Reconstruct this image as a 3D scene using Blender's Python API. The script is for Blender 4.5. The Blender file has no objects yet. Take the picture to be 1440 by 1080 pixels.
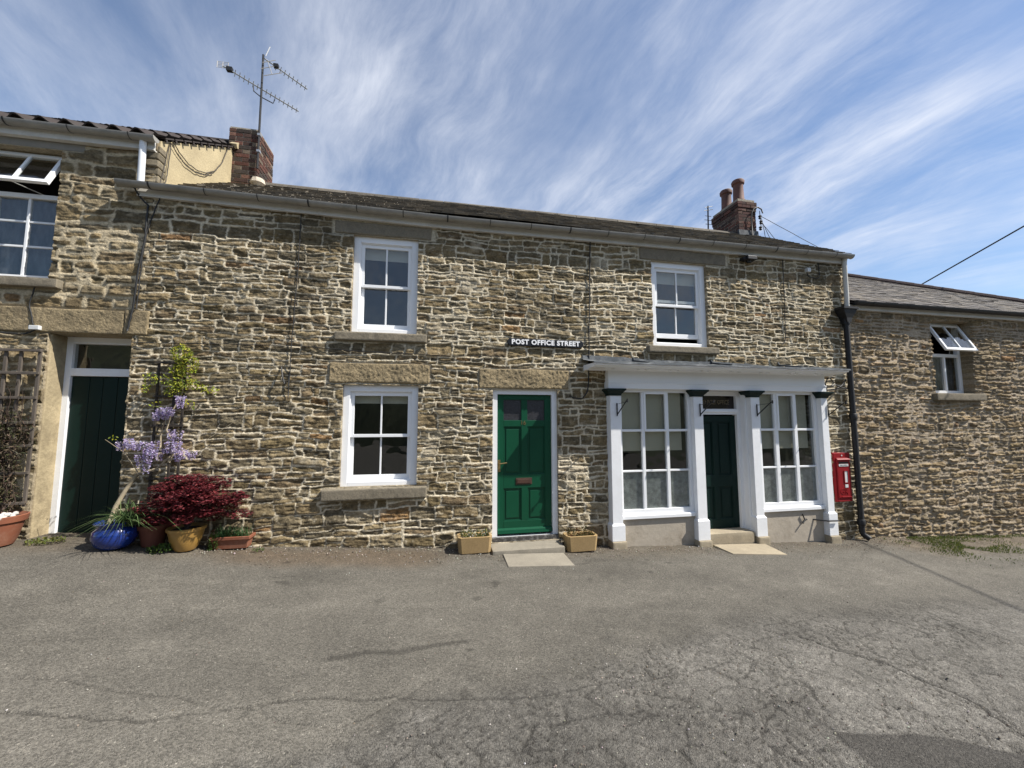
import bpy, math, random
import numpy as np
from mathutils import Vector, Matrix

sc = bpy.context.scene
C = sc.collection
rad = math.radians
random.seed(7)

# ------------------------------------------------------------------ camera
CAM_D, CAM_H = 5.5717, 1.62
cd = bpy.data.cameras.new('camera'); cam = bpy.data.objects.new('camera', cd); C.objects.link(cam)
cd.sensor_width = 36.0; cd.lens = 36.0 * 560 / 1440; cd.clip_start = 0.05; cd.clip_end = 2000
psi, pit, rol = rad(11.352), rad(5.108), rad(-0.027)
F_ = Vector((math.sin(psi)*math.cos(pit), math.cos(psi)*math.cos(pit), math.sin(pit)))
X_ = Vector((math.cos(psi), -math.sin(psi), 0)); U_ = X_.cross(F_)
X2 = X_*math.cos(rol) + U_*math.sin(rol); U2 = -X_*math.sin(rol) + U_*math.cos(rol)
m = Matrix((X2, U2, -F_)).transposed().to_4x4(); m.translation = Vector((0, -CAM_D, CAM_H))
cam.matrix_world = m
sc.camera = cam

# ------------------------------------------------------------------ sun and sky
AZ, EL = rad(67), rad(49)
S = Vector((math.sin(AZ)*math.cos(EL), -math.cos(AZ)*math.cos(EL), math.sin(EL)))
ld = bpy.data.lights.new('sun', 'SUN'); ld.energy = 5.0; ld.angle = rad(0.53); ld.color = (1.0, 0.95, 0.87)
sun = bpy.data.objects.new('sun', ld); C.objects.link(sun)
sun.rotation_euler = S.to_track_quat('Z', 'Y').to_euler()

w = bpy.data.worlds.new('World'); sc.world = w; w.use_nodes = True
nt = w.node_tree; N = nt.nodes; L = nt.links; N.clear()
def nd(t, **k):
    n = N.new(t)
    for a, b in k.items(): setattr(n, a, b)
    return n
def wmath(op, a, b=None, c=None):
    n = nd('ShaderNodeMath', operation=op)
    for i, v in enumerate((a, b, c)):
        if v is None: continue
        if hasattr(v, 'is_linked'): L.new(v, n.inputs[i])
        else: n.inputs[i].default_value = v
    return n.outputs[0]
out = nd('ShaderNodeOutputWorld'); bg = nd('ShaderNodeBackground'); bg.inputs[1].default_value = 0.105
sky = nd('ShaderNodeTexSky', sky_type='NISHITA'); sky.sun_disc = False
sky.sun_elevation = EL; sky.sun_rotation = math.atan2(S.x, S.y)
sky.altitude = 100; sky.air_density = 1.0; sky.dust_density = 0.6; sky.ozone_density = 3.4
tc = nd('ShaderNodeTexCoord'); sep = nd('ShaderNodeSeparateXYZ'); L.new(tc.outputs['Generated'], sep.inputs[0])
zc = wmath('ADD', wmath('MAXIMUM', sep.outputs[2], 0.0), 0.20)
px = wmath('DIVIDE', sep.outputs[0], zc); py = wmath('DIVIDE', sep.outputs[1], zc)
ca, sa = math.cos(rad(-20)), math.sin(rad(-20))
al = wmath('ADD', wmath('MULTIPLY', px, sa), wmath('MULTIPLY', py, ca))
ac = wmath('SUBTRACT', wmath('MULTIPLY', px, ca), wmath('MULTIPLY', py, sa))
def comb(a, b, c=0.0):
    n = nd('ShaderNodeCombineXYZ')
    for i, v in enumerate((a, b, c)):
        if hasattr(v, 'is_linked'): L.new(v, n.inputs[i])
        else: n.inputs[i].default_value = v
    return n.outputs[0]
def noise(vec, scale, detail=6, rough=0.55, dist=0.0):
    n = nd('ShaderNodeTexNoise'); L.new(vec, n.inputs['Vector']); n.inputs['Scale'].default_value = scale
    n.inputs['Detail'].default_value = detail; n.inputs['Roughness'].default_value = rough; n.inputs['Distortion'].default_value = dist
    return n.outputs['Fac']
def ramp(v, a, b):
    n = nd('ShaderNodeMapRange', interpolation_type='SMOOTHSTEP'); L.new(v, n.inputs[0])
    n.inputs[1].default_value = a; n.inputs[2].default_value = b; return n.outputs[0]
wob = wmath('MULTIPLY', wmath('SUBTRACT', noise(comb(px, py, 3.1), 0.9, 4), 0.5), 0.38)
acw = wmath('ADD', ac, wob)
streak = noise(comb(wmath('MULTIPLY', al, 0.46), wmath('MULTIPLY', acw, 1.5), 1.7), 1.2, 10, 0.66, 0.25)
fine = noise(comb(wmath('MULTIPLY', al, 1.1), wmath('MULTIPLY', acw, 2.6), 5.0), 2.2, 9, 0.68, 0.35)
big = noise(comb(px, py, 4.1), 0.75, 5, 0.55, 0.3)
d1 = ramp(streak, 0.34, 0.80)
d2 = ramp(wmath('ADD', wmath('MULTIPLY', fine, 0.5), wmath('MULTIPLY', streak, 0.5)), 0.38, 0.70)
bm = wmath('MULTIPLY', ramp(big, 0.33, 0.62), wmath('ADD', wmath('MULTIPLY', ramp(px, -1.3, 0.15), 0.72), 0.28))
dens = wmath('MULTIPLY', wmath('ADD', wmath('MULTIPLY', d1, 0.80), wmath('MULTIPLY', d2, 0.50)), wmath('ADD', wmath('MULTIPLY', bm, 0.92), 0.08))
veil = ramp(noise(comb(px, wmath('MULTIPLY', py, 0.8), 12.4), 0.55, 6, 0.6, 0.5), 0.36, 0.72)
dens = wmath('MINIMUM', wmath('ADD', wmath('ADD', wmath('MULTIPLY', dens, 0.78), wmath('MULTIPLY', veil, 0.18)), 0.02), 0.9)
hs = nd('ShaderNodeHueSaturation'); hs.inputs['Saturation'].default_value = 1.10; hs.inputs['Value'].default_value = 0.92
L.new(sky.outputs[0], hs.inputs['Color'])
mx = nd('ShaderNodeMix', data_type='RGBA'); L.new(dens, mx.inputs[0]); L.new(hs.outputs[0], mx.inputs[6])
mx.inputs[7].default_value = (5.9, 6.15, 6.75, 1)
L.new(mx.outputs[2], bg.inputs[0]); L.new(bg.outputs[0], out.inputs[0])

sc.view_settings.view_transform = 'Standard'; sc.view_settings.look = 'None'
sc.view_settings.exposure = 0.62; sc.view_settings.gamma = 1.0
sc.render.resolution_x = 1024; sc.render.resolution_y = 768

# ------------------------------------------------------------------ helpers
def org(o):
    v = Vector((0, 0, 0))
    while o is not None:
        v = v + o.location; o = o.parent
    return v
def thing(name, label, cat, loc=(0, 0, 0), group=None):
    o = bpy.data.objects.new(name, None); C.objects.link(o); o.location = loc; o.empty_display_size = 0.2
    tag(o, label, cat, group); return o
def tag(o, label=None, cat=None, group=None, kind=None):
    if label: o['label'] = label
    if cat: o['category'] = cat
    if group: o['group'] = group
    if kind: o['kind'] = kind
    return o
class MB:
    def __init__(s): s.v = []; s.f = []; s.c = []
    def add(s, vs, fs, col=None):
        n = len(s.v); s.v += [tuple(p) for p in vs]; s.f += [tuple(i+n for i in f) for f in fs]
        s.c += [col or (1, 1, 1)]*len(vs); return s
    def box(s, x0, x1, y0, y1, z0, z1, col=None, M=None):
        vs = [Vector(p) for p in ((x0,y0,z0),(x1,y0,z0),(x1,y1,z0),(x0,y1,z0),(x0,y0,z1),(x1,y0,z1),(x1,y1,z1),(x0,y1,z1))]
        if M is not None: vs = [M @ p for p in vs]
        return s.add(vs, ((0,3,2,1),(4,5,6,7),(0,1,5,4),(1,2,6,5),(2,3,7,6),(3,0,4,7)), col)
    def ring(s, x0, x1, z0, z1, wl, wr, wb, wt, y0, y1):       # rectangular frame in the facade plane
        s.box(x0, x0+wl, y0, y1, z0, z1); s.box(x1-wr, x1, y0, y1, z0, z1)
        s.box(x0+wl, x1-wr, y0, y1, z1-wt, z1); s.box(x0+wl, x1-wr, y0, y1, z0, z0+wb); return s
    def prism(s, prof, x0, x1, col=None):                         # (y,z) profile extruded along x
        n = len(prof); vs = [(x0, y, z) for y, z in prof] + [(x1, y, z) for y, z in prof]
        fs = [(i, (i+1) % n, (i+1) % n+n, i+n) for i in range(n)] + [tuple(range(n))[::-1], tuple(range(n, 2*n))]
        return s.add(vs, fs, col)
    def tube(s, pts, r, n=8, col=None, r2=None, cap=True):
        pts = [Vector(p) for p in pts]; k = len(pts); vs = []; up = None
        for i, p in enumerate(pts):
            t = (pts[min(i+1, k-1)] - pts[max(i-1, 0)]).normalized()
            if up is None: up = Vector((0, 0, 1)) if abs(t.z) < 0.9 else Vector((1, 0, 0))
            a = t.cross(up).normalized(); b = a.cross(t); up = b
            if r2 is None: rr = r
            else: rr = r+(r2-r)*i/(k-1)
            for j in range(n):
                q = 2*math.pi*j/n; vs.append(p + a*math.cos(q)*rr + b*math.sin(q)*rr)
        fs = [(i*n+j, i*n+(j+1) % n, (i+1)*n+(j+1) % n, (i+1)*n+j) for i in range(k-1) for j in range(n)]
        if cap: fs += [tuple(range(n)), tuple(range((k-1)*n, k*n))[::-1]]
        return s.add(vs, fs, col)
    def lathe(s, prof, cx, cy, n=32, sx=1, sy=1, col=None):       # (r,z) profile, closed below
        vs = []; k = len(prof)
        for r, z in prof:
            for j in range(n):
                q = 2*math.pi*j/n; vs.append((cx+r*sx*math.cos(q), cy+r*sy*math.sin(q), z))
        fs = [(i*n+j, i*n+(j+1) % n, (i+1)*n+(j+1) % n, (i+1)*n+j) for i in range(k-1) for j in range(n)]
        fs += [tuple(range(n))[::-1], tuple(range((k-1)*n, k*n))]
        return s.add(vs, fs, col)
    def each(s, name, mt, parent=None, bevel=0, **k):                      # one object per separate piece
        p = list(range(len(s.v)))
        def fd(i):
            while p[i] != i: p[i] = p[p[i]]; i = p[i]
            return i
        for f in s.f:
            for i in f[1:]: p[fd(i)] = fd(f[0])
        g = {}
        for f in s.f: g.setdefault(fd(f[0]), []).append(f)
        for fs in g.values():
            ids = sorted({i for f in fs for i in f}); mp = {v: j for j, v in enumerate(ids)}; b = MB()
            b.v = [s.v[i] for i in ids]; b.c = [s.c[i] for i in ids]; b.f = [tuple(mp[i] for i in f) for f in fs]; b.build(name, mt, parent, bevel, **k)
    def build(s, name, mt, parent=None, bevel=0, smooth=False, segs=2):
        o0 = org(parent) if parent else Vector((0, 0, 0))
        me = bpy.data.meshes.new(name)
        me.from_pydata([(p[0]-o0.x, p[1]-o0.y, p[2]-o0.z) for p in s.v], [], s.f)
        a = me.color_attributes.new('Col', 'FLOAT_COLOR', 'POINT')
        a.data.foreach_set('color', np.array([(c[0], c[1], c[2], 1) for c in s.c], dtype=np.float32).ravel())
        me.materials.append(mt)
        o = bpy.data.objects.new(name, me); C.objects.link(o)
        if parent: o.parent = parent
        if smooth:
            me.polygons.foreach_set('use_smooth', [True]*len(me.polygons))
            if smooth == 'auto': me.set_sharp_from_angle(angle=rad(40))
        if bevel:
            b = o.modifiers.new('bevel', 'BEVEL'); b.width = bevel; b.segments = segs; b.limit_method = 'ANGLE'
        return o

# ------------------------------------------------------------------ materials
def mat(name, col=None, rough=0.7, var=0.15, vscale=3.0, bump=0.0, bscale=60.0, metal=0.0, spec=0.5, vcol=False,
        dirt=None, dirt_amt=0.0, dscale=2.0, stretch=(1, 1, 1), coat=0.0, fine=0.0):
    m = bpy.data.materials.new(name); m.use_nodes = True
    t = m.node_tree; n = t.nodes; l = t.links; p = n['Principled BSDF']
    p.inputs['Roughness'].default_value = rough; p.inputs['Metallic'].default_value = metal
    p.inputs['Specular IOR Level'].default_value = spec; p.inputs['Coat Weight'].default_value = coat
    tc = n.new('ShaderNodeTexCoord'); mp = n.new('ShaderNodeMapping'); mp.inputs['Scale'].default_value = stretch
    l.new(tc.outputs['Object'], mp.inputs[0]); V = mp.outputs[0]
    def nz(sc_, de=5, ro=0.6):
        q = n.new('ShaderNodeTexNoise'); l.new(V, q.inputs['Vector']); q.inputs['Scale'].default_value = sc_
        q.inputs['Detail'].default_value = de; q.inputs['Roughness'].default_value = ro; return q.outputs['Fac']
    if vcol:
        a = n.new('ShaderNodeAttribute'); a.attribute_name = 'Col'; base = a.outputs['Color']
    else:
        a = n.new('ShaderNodeRGB'); a.outputs[0].default_value = (*col, 1); base = a.outputs[0]
    def mul(colr, fac, lo, hi):
        mr = n.new('ShaderNodeMapRange'); l.new(fac, mr.inputs[0]); mr.inputs[1].default_value = 0.3; mr.inputs[2].default_value = 0.7
        mr.inputs[3].default_value = lo; mr.inputs[4].default_value = hi
        v = n.new('ShaderNodeVectorMath'); v.operation = 'SCALE'; l.new(colr, v.inputs[0]); l.new(mr.outputs[0], v.inputs['Scale']); return v.outputs[0]
    base = mul(base, nz(vscale), 1-var, 1+var)
    if fine: base = mul(base, nz(bscale, 3, 0.7), 1-fine, 1+fine)
    if dirt:
        mr = n.new('ShaderNodeMapRange'); l.new(nz(dscale, 8, 0.7), mr.inputs[0]); mr.inputs[1].default_value = 0.48; mr.inputs[2].default_value = 0.72
        mr.inputs[4].default_value = dirt_amt
        mm = n.new('ShaderNodeMix'); mm.data_type = 'RGBA'; l.new(mr.outputs[0], mm.inputs[0]); l.new(base, mm.inputs[6]); mm.inputs[7].default_value = (*dirt, 1); base = mm.outputs[2]
    l.new(base, p.inputs['Base Color'])
    if bump:
        b = n.new('ShaderNodeBump'); b.inputs['Distance'].default_value = bump; b.inputs['Strength'].default_value = 1.0
        l.new(nz(bscale, 6, 0.65), b.inputs['Height']); l.new(b.outputs[0], p.inputs['Normal'])
    return m
M = {}
M['stone'] = mat('rubble_stone', vcol=True, rough=0.92, var=0.12, vscale=9, bump=0.012, bscale=42, spec=0.2, fine=0.30)
M['dressed'] = mat('dressed_sandstone', (0.285, 0.225, 0.135), 0.92, 0.18, 5, 0.012, 48, spec=0.2, dirt=(0.09, 0.074, 0.05), dirt_amt=0.6, dscale=3, fine=0.3)
M['sill'] = mat('weathered_sill_stone', (0.22, 0.19, 0.14), 0.92, 0.2, 5, 0.004, 60, spec=0.25, dirt=(0.05, 0.045, 0.035), dirt_amt=0.7, dscale=5, fine=0.2)
M['white'] = mat('white_gloss_paint', (0.82, 0.83, 0.84), 0.38, 0.02, 3, 0.0006, 30, dirt=(0.6, 0.58, 0.53), dirt_amt=0.12, dscale=6)
M['oldwhite'] = mat('worn_white_paint', (0.80, 0.81, 0.82), 0.5, 0.03, 3, 0.0015, 30, dirt=(0.5, 0.48, 0.43), dirt_amt=0.16, dscale=9)
M['fascia'] = mat('greyed_fascia_paint', (0.60, 0.58, 0.53), 0.6, 0.1, 2, 0.001, 40, dirt=(0.25, 0.24, 0.2), dirt_amt=0.5, dscale=4)
M['gutter'] = mat('grey_gutter_plastic', (0.275, 0.262, 0.235), 0.5, 0.12, 4, 0.0006, 30, dirt=(0.12, 0.12, 0.1), dirt_amt=0.5, dscale=5)
M['seam'] = mat('gutter_seal', (0.03, 0.03, 0.03), 0.7)
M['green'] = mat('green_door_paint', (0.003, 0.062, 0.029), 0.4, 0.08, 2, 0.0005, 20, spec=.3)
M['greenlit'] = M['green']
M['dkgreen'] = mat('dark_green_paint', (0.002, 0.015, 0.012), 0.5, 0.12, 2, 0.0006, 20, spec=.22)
M['capgreen'] = mat('capital_green_paint', (0.003, 0.014, 0.012), 0.5, 0.1, 3, spec=.25)
M['black'] = mat('black_cast_iron', (0.009, 0.009, 0.010), 0.6, 0.15, 5, 0.0008, 40)
M['cable'] = mat('black_cable', (0.015, 0.015, 0.015), 0.6)
M['wire'] = mat('brown_wire', (0.06, 0.05, 0.04), 0.7)
M['render'] = mat('cream_render', (0.44, 0.365, 0.225), 0.95, 0.12, 2, 0.006, 35, spec=0.2, dirt=(0.27, 0.22, 0.14), dirt_amt=0.5, dscale=3, fine=0.08)
M['stall'] = mat('stall_riser_render', (0.42, 0.37, 0.30), 0.9, 0.12, 3, 0.006, 10, spec=0.2, dirt=(0.22, 0.185, 0.14), dirt_amt=0.75, dscale=3)
M['slate'] = mat('stone_slate', vcol=True, rough=0.85, var=0.2, vscale=12, bump=0.006, bscale=40, spec=0.3, fine=0.2)
M['tile'] = mat('clay_pantile', (0.032, 0.023, 0.020), 0.85, 0.3, 6, 0.003, 40, dirt=(0.05, 0.045, 0.04), dirt_amt=0.8)
M['brick'] = mat('old_brick', vcol=True, rough=0.9, var=0.2, vscale=15, bump=0.004, bscale=60, spec=0.2, fine=0.2)
M['pot'] = mat('terracotta', (0.22, 0.075, 0.038), 0.8, 0.12, 4, 0.001, 60, dirt=(0.35, 0.24, 0.17), dirt_amt=0.35, dscale=6)
M['chpot'] = mat('chimney_pot_clay', (0.13, 0.055, 0.04), 0.75, 0.2, 6, 0.001, 60, dirt=(0.06, 0.04, 0.035), dirt_amt=0.6)
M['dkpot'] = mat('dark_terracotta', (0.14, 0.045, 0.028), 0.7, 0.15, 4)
M['blue'] = mat('blue_glaze', (0.008, 0.028, 0.17), 0.22, 0.1, 4, coat=0.5)
M['ochre'] = mat('ochre_glaze', (0.33, 0.19, 0.05), 0.35, 0.12, 3, coat=0.3)
M['planter'] = mat('sandstone_planter', (0.36, 0.25, 0.12), 0.9, 0.15, 5, 0.003, 90, spec=0.2, dirt=(0.2, 0.14, 0.08), dirt_amt=0.5, fine=0.15)
M['soil'] = mat('soil', (0.035, 0.025, 0.018), 0.95, 0.3, 20, 0.01, 60)
M['slab'] = mat('pale_stone_slab', (0.33, 0.28, 0.20), 0.9, 0.12, 3, 0.002, 50, spec=0.25, dirt=(0.2, 0.175, 0.13), dirt_amt=0.5, fine=0.12)
M['slabg'] = mat('grey_stone_slab', (0.25, 0.225, 0.18), 0.9, 0.12, 3, 0.002, 50, spec=0.25, dirt=(0.15, 0.135, 0.11), dirt_amt=0.5, fine=0.12)
M['lead'] = mat('lead_flashing', (0.060, 0.068, 0.076), 0.75, 0.3, 5, 0.010, 7, metal=0.0, spec=.2, dirt=(0.30, 0.31, 0.31), dirt_amt=0.6, dscale=4)
M['red'] = mat('post_box_red', (0.23, 0.005, 0.009), 0.5, 0.1, 5, spec=.3)
M['brass'] = mat('aged_brass', (0.30, 0.22, 0.10), 0.4, 0.1, 10, metal=0.8)
M['copper'] = mat('letter_plate_bronze', (0.07, 0.034, 0.022), 0.6, 0.2, 10, metal=0.2)
M['alu'] = mat('dull_aluminium', (0.45, 0.45, 0.44), 0.4, 0.1, 10, metal=0.7)
M['plate'] = mat('white_plate', (0.62, 0.63, 0.62), 0.5, 0.1, 20)
M['signblack'] = mat('sign_black', (0.008, 0.008, 0.010), 0.35, 0.05, 3)
M['signwhite'] = mat('sign_white', (0.85, 0.85, 0.85), 0.5, 0.02, 3)
M['gold'] = mat('faded_gilt_lettering', (0.17, 0.13, 0.07), 0.6, 0.2, 20)
M['blind'] = mat('cream_roller_blind', (0.72, 0.68, 0.58), 0.9, 0.05, 2, spec=0.1)
M['darkblind'] = mat('shop_roller_blind', (0.60, 0.56, 0.46), 0.9, 0.06, 1.5, spec=0.1)
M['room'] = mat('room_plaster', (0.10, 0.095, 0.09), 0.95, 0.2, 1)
M['frost'] = mat('frosted_film', (0.33, 0.35, 0.34), 0.6, 0.35, 14, 0.002, 90, fine=0.25)
M['wood'] = mat('weathered_trellis_wood', (0.10, 0.082, 0.066), 0.9, 0.25, 8, 0.002, 60, stretch=(1, 1, 0.3))
M['dkwood'] = mat('dark_trellis_wood', (0.035, 0.028, 0.022), 0.9, 0.25, 8, 0.002, 60)
M['bark'] = mat('pale_vine_bark', (0.30, 0.25, 0.17), 0.9, 0.2, 12, 0.003, 60)
M['twig'] = mat('dark_twig', (0.055, 0.035, 0.025), 0.9, 0.2, 12)
M['curtain'] = mat('net_curtain', (0.10, 0.11, 0.13), 0.95, 0.75, 5, stretch=(2.2, 1, 0.7))
def leafmat(name, tr=0.35, rough=0.55):
    m = bpy.data.materials.new(name); m.use_nodes = True; t = m.node_tree; n = t.nodes; l = t.links; p = n['Principled BSDF']
    a = n.new('ShaderNodeAttribute'); a.attribute_name = 'Col'; l.new(a.outputs['Color'], p.inputs['Base Color']); p.inputs['Roughness'].default_value = rough
    p.inputs['Specular IOR Level'].default_value = 0.3
    tl = n.new('ShaderNodeBsdfTranslucent'); l.new(a.outputs['Color'], tl.inputs[0]); ms = n.new('ShaderNodeMixShader'); ms.inputs[0].default_value = tr
    l.new(p.outputs[0], ms.inputs[1]); l.new(tl.outputs[0], ms.inputs[2]); l.new(ms.outputs[0], n['Material Output'].inputs[0]); return m
M['leaf'] = leafmat('leaf')
def glassmat(name, lo=0.075, tint=(0.85, 0.865, 0.855), wav=0.0012):
    m = bpy.data.materials.new(name); m.use_nodes = True; t = m.node_tree; n = t.nodes; l = t.links
    n.remove(n['Principled BSDF']); tr = n.new('ShaderNodeBsdfTransparent'); tr.inputs[0].default_value = (*tint, 1)
    gl = n.new('ShaderNodeBsdfGlossy'); gl.inputs['Roughness'].default_value = 0.01; lw = n.new('ShaderNodeLayerWeight'); lw.inputs[0].default_value = .5; fr = n.new('ShaderNodeMath'); fr.operation = 'POWER'; l.new(lw.outputs['Facing'], fr.inputs[0]); fr.inputs[1].default_value = 4.2
    ad = n.new('ShaderNodeMath'); ad.operation = 'MULTIPLY_ADD'; l.new(fr.outputs[0], ad.inputs[0]); ad.inputs[1].default_value = 0.9; ad.inputs[2].default_value = lo
    nz = n.new('ShaderNodeTexNoise'); tc = n.new('ShaderNodeTexCoord'); l.new(tc.outputs['Object'], nz.inputs[0]); nz.inputs['Scale'].default_value = 2.2; nz.inputs['Detail'].default_value = 2
    b = n.new('ShaderNodeBump'); b.inputs['Distance'].default_value = wav*8; l.new(nz.outputs[0], b.inputs['Height']); l.new(b.outputs[0], gl.inputs['Normal'])
    ms = n.new('ShaderNodeMixShader'); l.new(ad.outputs[0], ms.inputs[0]); l.new(tr.outputs[0], ms.inputs[1]); l.new(gl.outputs[0], ms.inputs[2]); l.new(ms.outputs[0], n['Material Output'].inputs[0]); return m
M['glass'] = glassmat('window_glass')

# ------------------------------------------------------------------ numpy noise
_T = np.random.RandomState(3).rand(64, 256, 256).astype(np.float32)
def vn(x, z, seed=0):
    t = _T[seed % 64]; xi = np.floor(x).astype(int); zi = np.floor(z).astype(int); fx = x-xi; fz = z-zi
    fx = fx*fx*(3-2*fx); fz = fz*fz*(3-2*fz); a = xi & 255; b = (xi+1) & 255; c = zi & 255; d = (zi+1) & 255
    return (t[a, c]*(1-fx)+t[b, c]*fx)*(1-fz)+(t[a, d]*(1-fx)+t[b, d]*fx)*fz
def fbm(x, z, o=4, seed=0, g=0.5):
    s = 0; a = 1; q = 0
    for i in range(o): s = s+a*(vn(x*2**i+i*17.3, z*2**i+i*9.1, seed+i)-0.5); q += a; a *= g
    return s/q*2
def sst(a, b, x):
    t = np.clip((x-a)/(b-a), 0, 1); return t*t*(3-2*t)

# rubble masonry as real relief: each stone a rotated rectangle, the nearest one wins
PAL = np.array([(0.118,0.092,0.056),(0.135,0.106,0.064),(0.105,0.086,0.056),(0.150,0.120,0.074),(0.092,0.078,0.054),
                (0.145,0.112,0.066),(0.120,0.100,0.068),(0.126,0.096,0.060),(0.112,0.088,0.050),(0.16,0.132,0.088)])
def stone_field(x0, x1, z0, z1, dx, dz, seed, hmin=0.06, hmax=0.15, wmin=0.13, wmax=0.46, strap=1.0, crag=1.0, mort=(0.57,0.50,0.37),
                flats=(), joint=0.010, dark=None):
    rs = np.random.RandomState(seed)
    nx = int(round((x1-x0)/dx))+1; nz = int(round((z1-z0)/dz))+1
    xs = np.linspace(x0, x1, nx); zs = np.linspace(z0, z1, nz); X, Z = np.meshgrid(xs, zs, indexing='ij')
    Xw = X+0.05*fbm(X*1.7, Z*3.0, 3, seed)+0.020*fbm(X*10, Z*16, 4, seed+5, .65)
    Zw = Z+0.055*fbm(X*0.9, Z*1.3, 3, seed+9)+0.026*fbm(X*3.6, Z*6, 5, seed+13, .62)
    F1 = np.full(X.shape, 9.0); F2 = np.full(X.shape, 9.0); ID = np.zeros(X.shape, int)
    rects = []; z = z0-0.2
    while z < z1+0.2:
        hh = rs.choice([rs.uniform(hmin, hmin*1.5), rs.uniform(hmin*1.2, hmax), rs.uniform(hmax*.9, hmax*1.35)], p=[.42, .40, .18]); x = x0-0.4-rs.rand()*.3
        while x < x1+0.4:
            ww = rs.uniform(wmin, wmax)*(0.6 if rs.rand() < .25 else 1)
            k = rs.rand()
            if k < .16 and hh > 0.1:
                f = rs.uniform(.38, .62)
                rects.append((x+ww/2, z+hh*f/2, ww/2, hh*f/2)); rects.append((x+ww/2+rs.uniform(-.04, .04), z+hh*(1+f)/2, ww/2, hh*(1-f)/2))
            elif k < .24: rects.append((x+ww/2, z+hh*.62, ww/2, hh*.68))
            else: rects.append((x+ww/2, z+hh/2+rs.uniform(-.014, .014), ww/2, hh/2*rs.uniform(.86, 1.12)))
            x += ww
        z += hh
    n = len(rects); props = rs.rand(n, 8)
    for i, (cx, cz, a, b) in enumerate(rects):
        i0 = max(0, int((cx-a-.16-x0)/dx)); i1 = min(nx, int((cx+a+.16-x0)/dx)+2); j0 = max(0, int((cz-b-.15-z0)/dz)); j1 = min(nz, int((cz+b+.15-z0)/dz)+2)
        if i0 >= i1 or j0 >= j1: continue
        th = (props[i, 0]-.5)*0.16; px_ = Xw[i0:i1, j0:j1]-cx; pz_ = Zw[i0:i1, j0:j1]-cz
        u = np.abs(px_*math.cos(th)+pz_*math.sin(th))-a; v = np.abs(-px_*math.sin(th)+pz_*math.cos(th))-b
        d = np.minimum(np.maximum(u, v), 0)+np.hypot(np.maximum(u, 0), np.maximum(v, 0))
        f1 = F1[i0:i1, j0:j1]; f2 = F2[i0:i1, j0:j1]; idd = ID[i0:i1, j0:j1]
        cl = d < f1
        f2[:] = np.where(cl, f1, np.minimum(f2, d)); idd[:] = np.where(cl, i, idd); f1[:] = np.where(cl, d, f1)
    E = (F2-F1)/2
    P = props[ID]; R = np.array(rects)[ID]
    lx = X-R[..., 0]; lz = Z-R[..., 1]
    low = fbm(X*.7, Z*.9, 3, seed+21)                                   # patches of heavier or lighter pointing
    wj = joint*(1+0.95*fbm(X*9, Z*9, 4, seed+30, .65)+0.6*low)*(0.62+0.6*P[..., 7])
    sm = sst(wj*0.75, wj*1.35+0.003, E)                                  # 1 on stone
    rise = sst(wj, wj+0.018, E)
    cr = fbm(X*11+P[..., 1]*50, Z*17+P[..., 2]*50, 5, seed+33, 0.6)
    led = np.abs(fbm(X*5+P[..., 3]*30, Z*26+P[..., 4]*30, 3, seed+38))
    hs = (0.006+0.016*P[..., 3]+0.006*rise + lx*(P[..., 4]-.5)*.07 + lz*(P[..., 5]-.6)*.28)*crag + (0.0165*cr-0.018*led)*crag
    hm = 0.0185*strap+0.006*fbm(X*16, Z*26, 4, seed+45, .65)+0.004*low+.005*strap*sst(wj*1.2, 0, E)
    H = hs*sm+hm*(1-sm)
    H += 0.010*fbm(X*.8, Z*.8, 2, seed+50)
    ci = (P[..., 6]*len(PAL)).astype(int) % len(PAL)
    col = PAL[ci]*np.array([1.36, 1.32, 1.21])*(0.80+0.44*P[..., 0:1])
    col = col*(1+0.75*fbm(X*16, Z*24, 4, seed+55, .65))[..., None]
    fl_ = sst(.30, .62, fbm(X*20+P[..., 1]*9, Z*30, 3, seed+57)); col = col*(1-.5*fl_)[..., None]+np.array(mort)*.75*(.5*fl_)[..., None]
    rust = (P[..., 2] > .985)[..., None]; col = np.where(rust, col*np.array([1.2, .96, .8]), col)
    smear = sst(.12, .55, fbm(X*3.2, Z*4.5, 4, seed+65, .6)+.45*low)*sst(.9, .35, P[..., 4]); col = col*(1-.55*smear)[..., None]+np.array(mort)*.8*(.55*smear)[..., None]
    mc = np.array(mort)*(1+0.16*fbm(X*8, Z*8, 3, seed+60)+0.10*low)[..., None]
    K = col*sm[..., None]+mc*(1-sm)[..., None]
    stain = sst(0.1, 0.7, fbm(X*1.1, Z*0.7, 4, seed+61)); K = K*(1-0.28*stain)[..., None]
    if dark is not None: K = K*dark(X, Z)[..., None]
    for (a, b, c, d) in flats:
        q = np.maximum(np.maximum(a-X, X-b), np.maximum(c-Z, Z-d)); f = sst(0.0, 0.03, q); H = H*f+0.004*(1-f)
        K = K*f[..., None]+np.array(mort)*.85*(1-f)[..., None]
    return xs, zs, X, Z, H, K
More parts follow.
